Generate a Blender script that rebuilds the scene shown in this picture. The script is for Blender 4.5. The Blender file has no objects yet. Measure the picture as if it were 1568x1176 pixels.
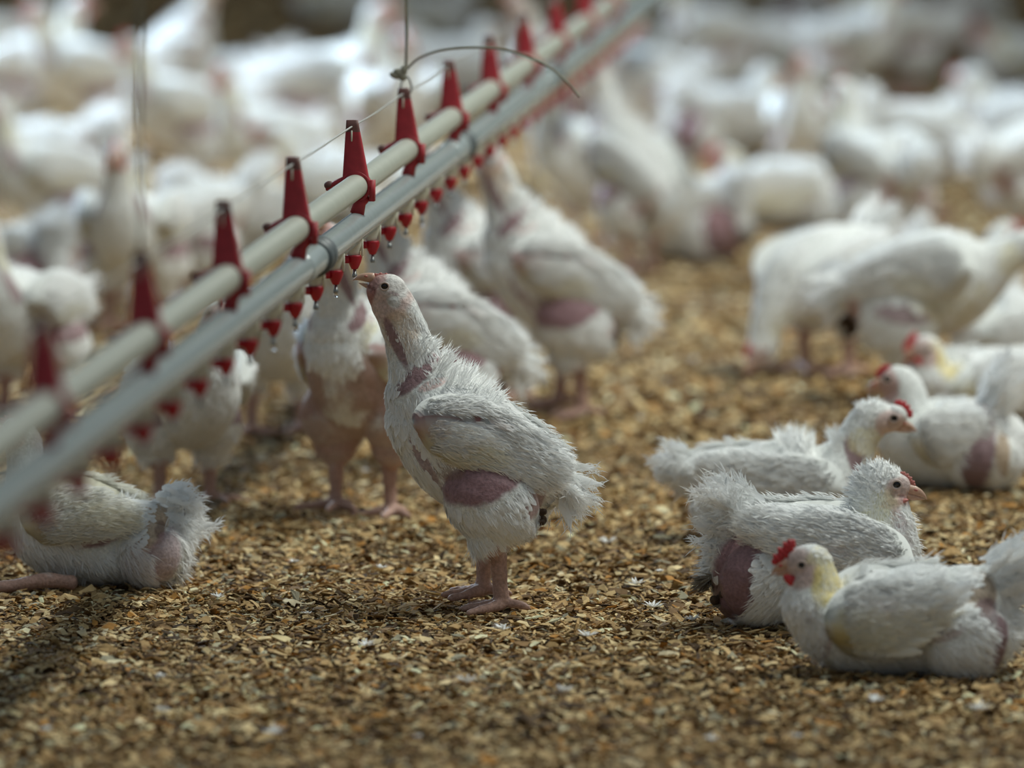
import bpy, bmesh, math, random
import numpy as np
from mathutils import Vector, Matrix, Euler

S = bpy.context.scene
C = S.collection
R = math.radians
rng = np.random.default_rng(7)
random.seed(7)

# ------------------------------------------------------------------ camera, world, lights, exposure
F_PX = 12800.0                       # focal length in pixels of the 1568 px wide frame
HOR_Y, VP_X = -540.0, 1700.0         # horizon row, vanishing column of the drinker line
PITCH = math.atan((588 - HOR_Y) / F_PX)
FOCUS_Y = 8.0
CAM_H = None

def ray(px, py):
    u, v = (px - 784) / F_PX, (588 - py) / F_PX
    return (u, math.cos(PITCH) + v * math.sin(PITCH), -math.sin(PITCH) + v * math.cos(PITCH))
_d = ray(765, 930)
CAM_H = -_d[2] / _d[1] * FOCUS_Y     # the drinking chicken stands 8 m away

def ground(px, py, z=0.0):
    d = ray(px, py); t = (CAM_H - z) / -d[2]
    return Vector((d[0] * t, d[1] * t, z))
def at_depth(px, py, Y):
    d = ray(px, py); t = Y / d[1]
    return Vector((d[0] * t, Y, CAM_H + d[2] * t))
def scale_at(Y):                     # pixels per metre at depth Y, at the height of a bird
    return F_PX / (Y * math.cos(PITCH) + (CAM_H - 0.17) * math.sin(PITCH)) * 0.997

cam_d = bpy.data.cameras.new('camera')
cam = bpy.data.objects.new('camera', cam_d); C.objects.link(cam)
cam.location = (0, 0, CAM_H); cam.rotation_euler = (math.pi / 2 - PITCH, 0, 0)
cam_d.sensor_width = 36; cam_d.lens = F_PX / 1568 * 36
cam_d.clip_start = 0.5; cam_d.clip_end = 200
cam_d.dof.use_dof = True; cam_d.dof.focus_distance = 8.0; cam_d.dof.aperture_fstop = 5.2
cam_d.dof.aperture_blades = 0
S.camera = cam

S.view_settings.view_transform = 'Standard'; S.view_settings.look = 'None'
S.view_settings.gamma = 1.0; S.view_settings.use_curve_mapping = False
S.view_settings.exposure = 0.0
try: S.cycles.diffuse_bounces = 8
except Exception: pass

w = bpy.data.worlds.new('shed_air'); S.world = w; w.use_nodes = True
w.node_tree.nodes['Background'].inputs[0].default_value = (0.62, 0.75, 0.84, 1)
w.node_tree.nodes['Background'].inputs[1].default_value = 0.255

def area(name, loc, target, sx, sy, power, col):
    l = bpy.data.lights.new(name, 'AREA'); l.shape = 'RECTANGLE'; l.size = sx; l.size_y = sy
    l.energy = power; l.color = col
    o = bpy.data.objects.new(name, l); C.objects.link(o)
    o.location = loc
    o.rotation_euler = (Vector(target) - Vector(loc)).to_track_quat('-Z', 'Y').to_euler()
    return o
# long strip of lamps that runs along the shed, up to the right of the drinker line
LAMP_YAW = math.atan(0.0716)
def strip_lamp(name, X, Y, Z, width, length, power, col, tilt):
    l = bpy.data.lights.new(name, 'AREA'); l.shape = 'RECTANGLE'; l.size = width; l.size_y = length
    l.energy = power; l.color = col
    o = bpy.data.objects.new(name, l); C.objects.link(o)
    o.location = (X, Y, Z)
    o.rotation_euler = (Matrix.Rotation(-LAMP_YAW, 4, 'Z') @ Matrix.Rotation(tilt, 4, 'Y')).to_euler()
    return o
strip_lamp('lamp_row', 2.35, 10.0, 4.0, 0.24, 6.4, 268, (0.965, 1.0, 0.92), R(30))
wl = area('window_light', (-3.2, 17.0, 3.2), (-0.55, 14.3, 0.15), 1.6, 1.2, 185, (0.68, 0.84, 1.0)); wl.data.spread = R(75)

# ------------------------------------------------------------------ materials
def lin(r, g, b):
    f = lambda c: ((c / 255 + 0.055) / 1.055) ** 2.4 if c > 10 else c / 255 / 12.92
    return np.array((f(r), f(g), f(b)))
def mat(name, col=None, gamma=None, rough=0.5, metal=0.0, attr=False, transl=0.0, noise=None, spec=0.5, coat=0.0, bump=None):
    m = bpy.data.materials.new(name); m.use_nodes = True
    nt = m.node_tree; b = nt.nodes['Principled BSDF']; out = nt.nodes['Material Output']
    b.inputs['Roughness'].default_value = rough; b.inputs['Metallic'].default_value = metal
    b.inputs['Specular IOR Level'].default_value = spec
    b.inputs['Coat Weight'].default_value = coat
    src = None
    if attr:
        a = nt.nodes.new('ShaderNodeAttribute'); a.attribute_name = 'col'; src = a.outputs['Color']
        if gamma:
            gm = nt.nodes.new('ShaderNodeGamma'); gm.inputs['Gamma'].default_value = gamma
            nt.links.new(src, gm.inputs['Color']); src = gm.outputs['Color']
    else:
        rgb = nt.nodes.new('ShaderNodeRGB'); rgb.outputs[0].default_value = (*col, 1); src = rgb.outputs[0]
    if noise:
        sc, amt = noise
        tc = nt.nodes.new('ShaderNodeTexCoord'); n = nt.nodes.new('ShaderNodeTexNoise')
        n.inputs['Scale'].default_value = sc; n.inputs['Detail'].default_value = 5
        nt.links.new(tc.outputs['Object'], n.inputs['Vector'])
        mr = nt.nodes.new('ShaderNodeMapRange')
        mr.inputs['From Min'].default_value = 0.3; mr.inputs['From Max'].default_value = 0.7
        mr.inputs['To Min'].default_value = 1 - amt; mr.inputs['To Max'].default_value = 1 + amt * 0.5
        nt.links.new(n.outputs['Fac'], mr.inputs['Value'])
        mx = nt.nodes.new('ShaderNodeMix'); mx.data_type = 'RGBA'; mx.blend_type = 'MULTIPLY'
        mx.inputs['Factor'].default_value = 1
        nt.links.new(src, mx.inputs['A']); nt.links.new(mr.outputs['Result'], mx.inputs['B'])
        src = mx.outputs['Result']
        if bump:
            bp = nt.nodes.new('ShaderNodeBump'); bp.inputs['Strength'].default_value = bump[0]
            bp.inputs['Distance'].default_value = bump[1]
            nt.links.new(n.outputs['Fac'], bp.inputs['Height']); nt.links.new(bp.outputs['Normal'], b.inputs['Normal'])
    nt.links.new(src, b.inputs['Base Color'])
    if transl > 0:
        t = nt.nodes.new('ShaderNodeBsdfTranslucent'); nt.links.new(src, t.inputs['Color'])
        ms = nt.nodes.new('ShaderNodeMixShader'); ms.inputs[0].default_value = transl
        nt.links.new(b.outputs[0], ms.inputs[1]); nt.links.new(t.outputs[0], ms.inputs[2])
        nt.links.new(ms.outputs[0], out.inputs['Surface'])
    return m
M = {}
M['skin'] = mat('bird_skin', attr=True, rough=0.55, spec=0.3, noise=(330, 0.28), bump=(0.6, 0.0018))
M['feather'] = mat('white_feather', attr=True, rough=0.85, spec=0.05, transl=0.22, gamma=0.25)   # single barbs absorb little; the plumage as a whole is as bright as 'col'
M['eye'] = mat('eye', tuple(lin(22, 16, 12)), rough=0.08, spec=0.6)
M['eyelid'] = mat('eyelid', tuple(lin(196, 176, 168)), rough=0.5)
M['beak'] = mat('beak', tuple(lin(202, 164, 142)), rough=0.4, noise=(300, 0.18))
M['comb'] = mat('comb', tuple(lin(196, 52, 58)), rough=0.5, noise=(400, 0.25), bump=(0.4, 0.001))
M['pale_comb'] = mat('pale_comb', tuple(lin(200, 124, 116)), rough=0.5, noise=(400, 0.25), bump=(0.4, 0.001))
M['pvc'] = mat('grey_white_pvc', tuple(lin(172, 175, 162)), rough=0.42, noise=(60, 0.07), spec=0.5)
M['pvc_blue'] = mat('pale_pvc', tuple(lin(160, 170, 170)), rough=0.22, noise=(50, 0.06), spec=0.6)
M['saddle'] = mat('cream_plastic', tuple(lin(224, 222, 204)), rough=0.45, noise=(200, 0.06))
M['red'] = mat('red_plastic', tuple(lin(184, 26, 44)), rough=0.45, noise=(120, 0.16))
M['dull_red'] = mat('aged_red_plastic', tuple(lin(172, 44, 54)), rough=0.55, noise=(110, 0.22))
M['brown_tip'] = mat('brown_plastic', tuple(lin(112, 72, 66)), rough=0.6, noise=(150, 0.25))  # darker brown for the hanger tops and hook ends
M['steel'] = mat('dull_steel', tuple(lin(150, 152, 150)), rough=0.35, metal=0.9, noise=(200, 0.15))
M['rubber'] = mat('dark_rubber', tuple(lin(78, 86, 88)), rough=0.5, noise=(100, 0.2))
M['cord'] = mat('grey_cord', tuple(lin(140, 138, 122)), rough=0.8, noise=(400, 0.3))
M['wire'] = mat('galvanised_wire', tuple(lin(176, 176, 172)), rough=0.5, metal=0.4)
M['dung'] = mat('dried_droppings', tuple(lin(74, 56, 40)), rough=0.85, noise=(300, 0.4), bump=(0.6, 0.002))
M['chip'] = mat('wood_chip', attr=True, rough=0.8, spec=0.2, noise=(120, 0.25))
M['down'] = mat('white_down', (0.8, 0.81, 0.8), rough=0.8, transl=0.2, noise=(200, 0.08))
wm = bpy.data.materials.new('clear_water'); wm.use_nodes = True
b = wm.node_tree.nodes['Principled BSDF']; b.inputs['Transmission Weight'].default_value = 1
b.inputs['Roughness'].default_value = 0.0; b.inputs['IOR'].default_value = 1.33
M['water'] = wm

# litter floor: several sizes of noise, tan to dark brown
fm = bpy.data.materials.new('litter_floor'); fm.use_nodes = True
nt = fm.node_tree; pb = nt.nodes['Principled BSDF']; pb.inputs['Roughness'].default_value = 0.9
pb.inputs['Specular IOR Level'].default_value = 0.15
tc = nt.nodes.new('ShaderNodeTexCoord')
vo = nt.nodes.new('ShaderNodeTexVoronoi'); vo.inputs['Scale'].default_value = 95; vo.inputs['Randomness'].default_value = 1
no = nt.nodes.new('ShaderNodeTexNoise'); no.inputs['Scale'].default_value = 5; no.inputs['Detail'].default_value = 6
nt.links.new(tc.outputs['Object'], vo.inputs['Vector']); nt.links.new(tc.outputs['Object'], no.inputs['Vector'])
sep = nt.nodes.new('ShaderNodeSeparateColor'); nt.links.new(vo.outputs['Color'], sep.inputs[0])
cr = nt.nodes.new('ShaderNodeValToRGB')
els = cr.color_ramp.elements
els[0].position = 0.0; els[0].color = (*lin(70, 52, 32), 1)
els[1].position = 1.0; els[1].color = (*lin(196, 168, 124), 1)
e = els.new(0.35); e.color = (*lin(118, 88, 54), 1)
e = els.new(0.7); e.color = (*lin(158, 126, 82), 1)
nt.links.new(sep.outputs[0], cr.inputs[0])
mr = nt.nodes.new('ShaderNodeMapRange'); mr.inputs['From Min'].default_value = 0.3; mr.inputs['From Max'].default_value = 0.7
mr.inputs['To Min'].default_value = 0.45; mr.inputs['To Max'].default_value = 0.9
nt.links.new(no.outputs['Fac'], mr.inputs['Value'])
mx = nt.nodes.new('ShaderNodeMix'); mx.data_type = 'RGBA'; mx.blend_type = 'MULTIPLY'; mx.inputs['Factor'].default_value = 1
nt.links.new(cr.outputs[0], mx.inputs['A']); nt.links.new(mr.outputs['Result'], mx.inputs['B'])
nt.links.new(mx.outputs['Result'], pb.inputs['Base Color'])
bp = nt.nodes.new('ShaderNodeBump'); bp.inputs['Strength'].default_value = 0.9; bp.inputs['Distance'].default_value = 0.006
nt.links.new(sep.outputs[1], bp.inputs['Height']); nt.links.new(bp.outputs['Normal'], pb.inputs['Normal'])
M['floor'] = fm

# ------------------------------------------------------------------ mesh helpers
class Acc:
    """collects pieces of ONE mesh"""
    def __init__(s): s.v = []; s.f = []; s.mi = []; s.n = 0
    def add(s, V, F, mi=0):
        V = np.asarray(V, float); s.v.append(V)
        s.f += [tuple(i + s.n for i in f) for f in F]; s.mi += [mi] * len(F); s.n += len(V); return s
    def mesh(s, name, mats, smooth=True):
        me = bpy.data.meshes.new(name)
        me.from_pydata(np.concatenate(s.v).tolist(), [], s.f)
        for m in mats: me.materials.append(m)
        me.polygons.foreach_set('material_index', s.mi)
        me.polygons.foreach_set('use_smooth', [smooth] * len(s.f)); me.update()
        return me
def link(name, me, parent=None, loc=None):
    o = bpy.data.objects.new(name, me); C.objects.link(o)
    if parent: o.parent = parent
    if loc is not None: o.location = loc
    return o
def thing(name, label, cat, loc=(0, 0, 0), rz=0, group=None):
    o = bpy.data.objects.new(name, None); C.objects.link(o); o.empty_display_size = 0.05
    o.location = loc; o.rotation_euler = (0, 0, rz); tag(o, label, cat, group); return o
def tag(o, label, cat, group=None):
    o['label'] = label; o['category'] = cat
    if group: o['group'] = group
    return o

def catmull(P, n):
    P = np.asarray(P, float); K = len(P)
    Q = np.vstack([2 * P[0] - P[1], P, 2 * P[-1] - P[-2]])
    t = np.linspace(0, K - 1 - 1e-9, n); i = t.astype(int); u = (t - i)[:, None]
    a, b, c, d = Q[i], Q[i + 1], Q[i + 2], Q[i + 3]
    return 0.5 * (2 * b + (c - a) * u + (2 * a - 5 * b + 4 * c - d) * u**2 + (3 * b - a - 3 * c + d) * u**3)
def tube(P, ra, rb=None, m=16, up=(0, 1, 0), rounded=True):
    """closed loft; ra = radius across 'up', rb = radius along 'up'"""
    P = np.asarray(P, float); n = len(P)
    ra = np.broadcast_to(np.asarray(ra, float), (n,)); rb = ra if rb is None else np.broadcast_to(np.asarray(rb, float), (n,))
    T = np.gradient(P, axis=0); T /= np.linalg.norm(T, axis=1)[:, None] + 1e-12
    up = np.asarray(up, float)
    A = np.cross(up, T); A /= np.linalg.norm(A, axis=1)[:, None] + 1e-9
    B = np.cross(T, A)
    th = np.linspace(0, 2 * math.pi, m, endpoint=False)
    rings = P[:, None] + ra[:, None, None] * np.cos(th)[None, :, None] * A[:, None] + rb[:, None, None] * np.sin(th)[None, :, None] * B[:, None]
    V = rings.reshape(-1, 3)
    k0 = 0.6 * min(ra[0], rb[0]) if rounded else 0; k1 = 0.6 * min(ra[-1], rb[-1]) if rounded else 0
    V = np.vstack([V, P[0] - T[0] * k0, P[-1] + T[-1] * k1])
    F = [(i * m + j, i * m + (j + 1) % m, (i + 1) * m + (j + 1) % m, (i + 1) * m + j) for i in range(n - 1) for j in range(m)]
    F += [(n * m, (j + 1) % m, j) for j in range(m)] + [(n * m + 1, (n - 1) * m + j, (n - 1) * m + (j + 1) % m) for j in range(m)]
    return V, F
def ellipsoid(c, r, rot=None, nu=16, nv=10):
    V = [(0, 0, 1)]
    for i in range(1, nv):
        p = math.pi * i / nv
        V += [(math.sin(p) * math.cos(2 * math.pi * j / nu), math.sin(p) * math.sin(2 * math.pi * j / nu), math.cos(p)) for j in range(nu)]
    V.append((0, 0, -1)); V = np.array(V) * np.asarray(r)
    if rot is not None: V = V @ np.array(rot.to_3x3()).T
    V = V + np.asarray(c)
    F = [(0, 1 + j, 1 + (j + 1) % nu) for j in range(nu)]
    for i in range(nv - 2):
        a = 1 + i * nu
        F += [(a + j, a + nu + j, a + nu + (j + 1) % nu, a + (j + 1) % nu) for j in range(nu)]
    a = 1 + (nv - 2) * nu
    F += [(a + j, a + nu, a + (j + 1) % nu) for j in range(nu)]
    return V, F
def box(c, s, rot=None):
    V = np.array([(x, y, z) for x in (-1, 1) for y in (-1, 1) for z in (-1, 1)], float) * np.asarray(s) / 2
    if rot is not None: V = V @ np.array(rot.to_3x3()).T
    return V + np.asarray(c), [(0, 1, 3, 2), (4, 6, 7, 5), (0, 4, 5, 1), (2, 3, 7, 6), (0, 2, 6, 4), (1, 5, 7, 3)]

def fast_mesh(name, V, quads, tris, mats, cols=None, normals=None, flat=False):
    me = bpy.data.meshes.new(name)
    nq, ntr = len(quads), len(tris)
    me.vertices.add(len(V)); me.vertices.foreach_set('co', np.asarray(V, np.float32).ravel())
    li = np.concatenate([np.asarray(quads, np.int32).ravel(), np.asarray(tris, np.int32).ravel()])
    me.loops.add(len(li)); me.loops.foreach_set('vertex_index', li)
    ls = np.concatenate([np.arange(nq) * 4, nq * 4 + np.arange(ntr) * 3]).astype(np.int32)
    me.polygons.add(nq + ntr); me.polygons.foreach_set('loop_start', ls)
    me.polygons.foreach_set('use_smooth', np.full(nq + ntr, not flat))
    for m in mats: me.materials.append(m)
    me.update(calc_edges=True)
    if cols is not None:
        a = me.color_attributes.new('col', 'FLOAT_COLOR', 'POINT')
        a.data.foreach_set('color', np.hstack([cols, np.ones((len(cols), 1))]).astype(np.float32).ravel())
    if normals is not None:
        me.normals_split_custom_set_from_vertices(normals.tolist())
    return me
def unit(A): return A / (np.linalg.norm(A, axis=-1, keepdims=True) + 1e-12)

def blade_arrays(P, D, N, L, W, lift, cols, droop=0.0):
    """fine tapered feather barbs lying on a surface"""
    k = len(P); Sd = unit(np.cross(D, N)); L = L[:, None]; W = W[:, None]; lift = lift[:, None]
    g = np.array([0, 0, -1.0])
    a = P - N * 0.0012; m = P + D * L * 0.55 + N * L * lift * 0.62 ; t = P + D * L + N * L * lift * 0.75 + g * droop * L
    V = np.stack([a - Sd * W * .35, a + Sd * W * .35, m + Sd * W * .5, m - Sd * W * .5, t], 1).reshape(-1, 3)
    base = np.arange(k)[:, None] * 5
    quads = base + np.array([0, 1, 2, 3]); tris = base + np.array([3, 2, 4])
    nn = unit(N + 0.22 * rng.normal(size=N.shape)); nn = np.repeat(nn, 5, 0)
    return V, quads, tris, np.repeat(cols, 5, 0), nn
def feather_arrays(P, D, N, L, W, lift, cols, ragged=0.15, seg=6, curl=0.0):
    """broad cambered feathers: seg x 2 quads each"""
    k = len(P); D = unit(D); Sd = unit(np.cross(D, N)); Nn = unit(np.cross(Sd, D))
    t = np.linspace(0, 1, seg + 1)
    prof = np.array([0.35, 0.75, 0.95, 1.0, 0.92, 0.7, 0.15]) if seg == 6 else np.sin(np.pi * (0.1 + 0.9 * t)) ** .6
    jl = 1 + ragged * rng.normal(size=(k, seg + 1)); jr = 1 + ragged * rng.normal(size=(k, seg + 1))
    base = P[:, None] + D[:, None] * (L[:, None] * t)[:, :, None] + Nn[:, None] * (L[:, None] * (lift[:, None] * t + curl * t**2))[:, :, None]
    Wl = (W[:, None] * .5 * prof * jl)[:, :, None]; Wr = (W[:, None] * .5 * prof * jr)[:, :, None]
    cam_ = 0.25
    Lf = base + Sd[:, None] * Wl - Nn[:, None] * Wl * cam_; Rt = base - Sd[:, None] * Wr - Nn[:, None] * Wr * cam_
    V = np.stack([Lf, base, Rt], 2).reshape(-1, 3)
    q = []
    for s in range(seg):
        a = s * 3
        q += [(a + 1, a, a + 3, a + 4), (a + 2, a + 1, a + 4, a + 5)]
    q = np.array(q); nv = (seg + 1) * 3
    quads = (np.arange(k)[:, None, None] * nv + q[None]).reshape(-1, 4)
    nn = unit(Nn[:, None, None] + np.array([0.5, 0, -0.5])[None, None, :, None] * Sd[:, None, None]
              + 0.12 * rng.normal(size=(k, 1, 1, 3)))
    nn = np.broadcast_to(nn, (k, seg + 1, 3, 3)).reshape(-1, 3)
    return V, quads, np.zeros((0, 3), int), np.repeat(cols, nv, 0), nn
def join_arrays(parts):
    Vs, Q, T, Cc, N, n = [], [], [], [], [], 0
    for V, q, t, c, nn in parts:
        Vs.append(V); Q.append(q + n); T.append(t + n); Cc.append(c); N.append(nn); n += len(V)
    return np.concatenate(Vs), np.concatenate(Q), np.concatenate(T), np.concatenate(Cc), np.concatenate(N)

def sines(P, f, seed):
    r = np.random.default_rng(seed); o = np.zeros(len(P))
    for _ in range(6):
        k = r.normal(size=3) * f; o += np.sin(P @ k + r.uniform(0, 6.3))
    return o / 6

# ------------------------------------------------------------------ the chicken builder
WHITE = np.array((0.83, 0.845, 0.82)); CREAM = np.array((0.77, 0.70, 0.42)); YELLOW = np.array((0.72, 0.58, 0.16))
MAUVE = np.array((0.30, 0.175, 0.19)); PINK = np.array((0.52, 0.31, 0.29)); PALEPINK = np.array((0.66, 0.49, 0.45))
LEG = np.array((0.50, 0.31, 0.25)); DARK = np.array((0.20, 0.12, 0.09)); RED = np.array((0.45, 0.10, 0.10))
ORANGE = np.array((0.66, 0.47, 0.31)); BROWN = np.array((0.34, 0.22, 0.12)); THROAT = np.array((0.40, 0.17, 0.15))

def apply_patches(sp, P, patches, col, mask, seed):
    o, s = sp['o'], sp['s']
    for k, (px, py, rx, ry, rot, c, strength, bare) in enumerate(patches):
        x, z = (px - o[0]) / s, (o[1] - py) / s
        dx, dz = P[:, 0] - x, P[:, 2] - z; a = -R(rot)
        ux, uz = dx * math.cos(a) + dz * math.sin(a), -dx * math.sin(a) + dz * math.cos(a)
        d = np.sqrt((ux / (rx / s))**2 + (uz / (ry / s))**2) + 0.16 * sines(P, 160, seed + k) + 0.08 * sines(P, 500, seed + 50 + k)
        m = np.clip((1.18 - d) / 0.36, 0, 1); m = m * m * (3 - 2 * m) * strength
        col[:] = col * (1 - m[:, None]) + c * m[:, None]
        if bare: mask *= 1 - np.clip(m * 1.5, 0, 1)

def remeshed(acc, voxel, it):
    me = acc.mesh('tmp', [])
    o = bpy.data.objects.new('tmp', me); C.objects.link(o)
    m = o.modifiers.new('r', 'REMESH'); m.mode = 'VOXEL'; m.voxel_size = voxel
    s = o.modifiers.new('s', 'SMOOTH'); s.factor = 0.5; s.iterations = it
    dg = bpy.context.evaluated_depsgraph_get()
    out = bpy.data.meshes.new_from_object(o.evaluated_get(dg))
    bpy.data.objects.remove(o); bpy.data.meshes.remove(me)
    return out

def build_chicken(sp, parent):
    """sp: a pose in pixel measure (o = ground point, s = pixels per metre); x right, z up, y away"""
    o, s = sp['o'], sp['s']; seed = sp.get('seed', 1)
    L3 = lambda p, y=0.0: np.array(((p[0] - o[0]) / s, y, (o[1] - p[1]) / s))
    acc = Acc()
    sd = catmull(np.array(sp['spine'], float), 60)
    P = np.stack([(sd[:, 0] - o[0]) / s, np.zeros(60), (o[1] - sd[:, 1]) / s], 1)
    rn, rw = np.maximum(sd[:, 2], 3) / s, np.maximum(sd[:, 3], 3) / s
    acc.add(*tube(P, rn, rw, 28))
    for (px, py, y, rx, ry, rz, rot) in sp.get('lobes', []):
        for sg in ((-1, 1) if y else (0,)):
            acc.add(*ellipsoid(L3((px, py), sg * y), (rx / s, ry, rz / s), Matrix.Rotation(R(-rot), 3, 'Y')))
    legpts = []
    for leg in sp.get('legs', []):
        for line in leg:
            Q = catmull(np.array([(*L3(p[:2], p[2]), p[3]) for p in line]), 4 * len(line))
            acc.add(*tube(Q[:, :3], Q[:, 3], m=12, up=(0, 1, 0.01) if abs(Q[-1, 2] - Q[0, 2]) > 0.02 else (0, 0, 1)))
            legpts.append(Q)
    me = remeshed(acc, sp.get('voxel', 0.0022), 3)
    n = len(me.vertices)
    V = np.empty(n * 3, np.float32); me.vertices.foreach_get('co', V); V = V.reshape(-1, 3).astype(float)
    Nr = np.empty(n * 3, np.float32); me.vertices.foreach_get('normal', Nr); Nr = Nr.reshape(-1, 3).astype(float)
    # fine lumps so that the surface is not a smooth balloon
    V += Nr * (0.0012 * sines(V, 180, seed))[:, None]
    me.vertices.foreach_set('co', V.astype(np.float32).ravel())
    col = np.tile(WHITE, (n, 1)); mask = np.ones(n)
    apply_patches(sp, V, sp.get('patches', []), col, mask, seed)
    if legpts:
        Q = np.concatenate(legpts)
        d = np.min(np.linalg.norm(V[:, None] - Q[None, :, :3], axis=2) - Q[None, :, 3], axis=1)
        hz = sp.get('hock', 0.05)
        lm = np.clip((hz + 0.006 * sines(V, 300, 5) - V[:, 2]) / 0.008, 0, 1) * np.clip((0.006 - d) / 0.003, 0, 1)
        col = col * (1 - lm[:, None]) + LEG * lm[:, None]; mask *= 1 - lm
    a = me.color_attributes.new('col', 'FLOAT_COLOR', 'POINT')
    a.data.foreach_set('color', np.hstack([col, np.ones((n, 1))]).astype(np.float32).ravel())
    me.materials.append(M['skin'])
    me.polygons.foreach_set('use_smooth', [True] * len(me.polygons)); me.update(); me.name = 'body'
    link('body', me, parent)
    # ---- plumage: barbs sampled over the feathered skin
    me.calc_loop_triangles(); nt_ = len(me.loop_triangles)
    tri = np.empty(nt_ * 3, np.int32); me.loop_triangles.foreach_get('vertices', tri); tri = tri.reshape(-1, 3)
    A_, B_, C_ = V[tri[:, 0]], V[tri[:, 1]], V[tri[:, 2]]
    cr_ = np.cross(B_ - A_, C_ - A_); ar = np.linalg.norm(cr_, axis=1) * .5
    mk = mask[tri].mean(1); zc = (A_[:, 2] + B_[:, 2] + C_[:, 2]) / 3
    wgt = ar * np.maximum(mk, 0.02) * (mk > -1)
    K = sp.get('barbs', 14000)
    lm_t = mk > 0.01
    wgt = wgt * np.where(lm_t, 1, 0.4)
    idx = rng.choice(nt_, K, p=wgt / wgt.sum())
    u, v = rng.random(K), rng.random(K); f = u + v > 1; u[f], v[f] = 1 - u[f], 1 - v[f]
    bp_ = A_[idx] * (1 - u - v)[:, None] + B_[idx] * u[:, None] + C_[idx] * v[:, None]
    bn = unit(cr_[idx])
    vn = unit(Nr[tri[idx]].mean(1)); bn = np.where((np.sum(bn * vn, 1) < 0)[:, None], -bn, bn); bn = unit(bn + vn)
    bm = mk[idx]
    keep = (bm > 0.10) | (rng.random(K) < 0.07)
    # legs and beak region carry none
    if legpts:
        d = np.min(np.linalg.norm(bp_[:, None] - Q[None, :, :3], axis=2) - Q[None, :, 3], axis=1)
        keep &= ~((d < 0.006) & (bp_[:, 2] < sp.get('hock', 0.05)))
    for (px, py, r) in sp.get('nofluff', []):
        c = L3((px, py)); keep &= (np.hypot(bp_[:, 0] - c[0], bp_[:, 2] - c[2]) > r / s)
    bp_, bn, bm, idx = bp_[keep], bn[keep], bm[keep], idx[keep]
    bcol = col[tri[idx]].mean(1); k = len(bp_)
    dist = np.linalg.norm(bp_[:, None] - P[None], axis=2) / (rn + 0.004)[None]
    ni = np.argmin(dist, 1); uu = ni / 59.0
    T = np.gradient(P, axis=0); T = unit(T)
    flow = -T[ni]
    low = np.clip(1.0 - bp_[:, 2] / sp.get('low', 0.14), 0, 1) * (uu < .65)
    flow = flow + np.array([0, 0, -1.0]) * (0.25 + 0.9 * low)[:, None] + 0.22 * rng.normal(size=(k, 3))
    flow = unit(flow - bn * np.sum(flow * bn, 1)[:, None])
    Ls = np.interp(uu, [0, .45, .62, .78, .9, 1], [0.017, 0.016, 0.014, 0.010, 0.006, 0.004]) * (0.65 + 0.7 * rng.random(k)) * sp.get('fluff', 1)
    Ls *= np.where(bm < 0.35, 0.5, 1)
    Ws = np.interp(Ls, [0.003, 0.018], [0.0006, 0.0017]) * (0.7 + 0.6 * rng.random(k))
    lift = np.abs(rng.normal(0.10, 0.10, k)) + 0.03
    bcol = np.clip(np.where((bm < .6)[:, None], WHITE * .8 + bcol * .2, bcol) * (0.95 + 0.08 * rng.random((k, 1))), 0, .88)
    # short vaned contour feathers under a fine fuzz of barbs
    kc = min(sp.get('contour', k // 7), k)
    ci = np.where((bm > .6) & (Ls > .004) & (low < .35 + .25 * rng.random(k)))[0]; ci = ci[:kc]
    cL = (Ls[ci] * .95).clip(.004, .017); lowc = low[ci]
    parts = [blade_arrays(bp_, flow, bn, Ls * np.where(low > .35, .85, .62), Ws * .55, lift * .5, bcol, 0.05),
             feather_arrays(bp_[ci] - bn[ci] * .0005, flow[ci], bn[ci], cL, cL * (.52 + .1 * rng.random(len(ci))), 0.02 + .035 * rng.random(len(ci)), bcol[ci], 0.2, curl=-.03)]
    # raised ragged tufts
    for (px, py, rad, cnt, ang, ln, *tc) in sp.get('tufts', []):
        c = L3((px, py))
        near = np.where(np.hypot(bp_[:, 0] - c[0], bp_[:, 2] - c[2]) < rad / s)[0]
        if len(near) == 0: continue
        j = rng.choice(near, cnt)
        dd = np.array([math.cos(R(ang)), 0, math.sin(R(ang))]) + 0.38 * rng.normal(size=(cnt, 3)) + bn[j] * 0.25
        dd = unit(dd); nn = unit(np.cross(np.cross(dd, bn[j]), dd) + bn[j] * .3)
        parts.append(blade_arrays(bp_[j], dd, nn, ln / s * (0.5 + 0.8 * rng.random(cnt)), np.full(cnt, 0.0011), 0.12 * rng.random(cnt), np.tile(np.array(tc[0]) if tc else WHITE, (cnt, 1))))
    link('plumage', fast_mesh('plumage', *[x for x in join_arrays(parts)][:3], [M['feather']], *join_arrays(parts)[3:]), parent)

    # ---- wings
    wg = sp.get('wing')
    if wg:
        wd = catmull(np.array(wg['axis'], float), 24)
        wp = np.stack([(wd[:, 0] - o[0]) / s, wd[:, 3], (o[1] - wd[:, 1]) / s], 1); hh = wd[:, 2] / s
        th = wg.get('thick', 0.011) * np.interp(np.linspace(0, 1, 24), [0, .12, .3, .7, 1], [.12, .6, 1, .8, .3])
        wv, wf = tube(wp, hh, th, 20)
        wcol = np.tile(np.array(wg.get('col', WHITE)), (len(wv), 1)); wmask = np.ones(len(wv))
        apply_patches(sp, wv, wg.get('patches', []), wcol, wmask, seed + 9)
        wT = unit(np.gradient(wp, axis=0)); wA = unit(np.cross(np.array([0, 1.0, 0]), wT))   # in-plane across
        if np.mean(wA[:, 2]) < 0: wA = -wA                      # across = upward
        # rows of coverts, then flight feathers
        root, dirn, nor, LL, WW, vv = [], [], [], [], [], []
        rows = wg.get('rows', 13)
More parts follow.
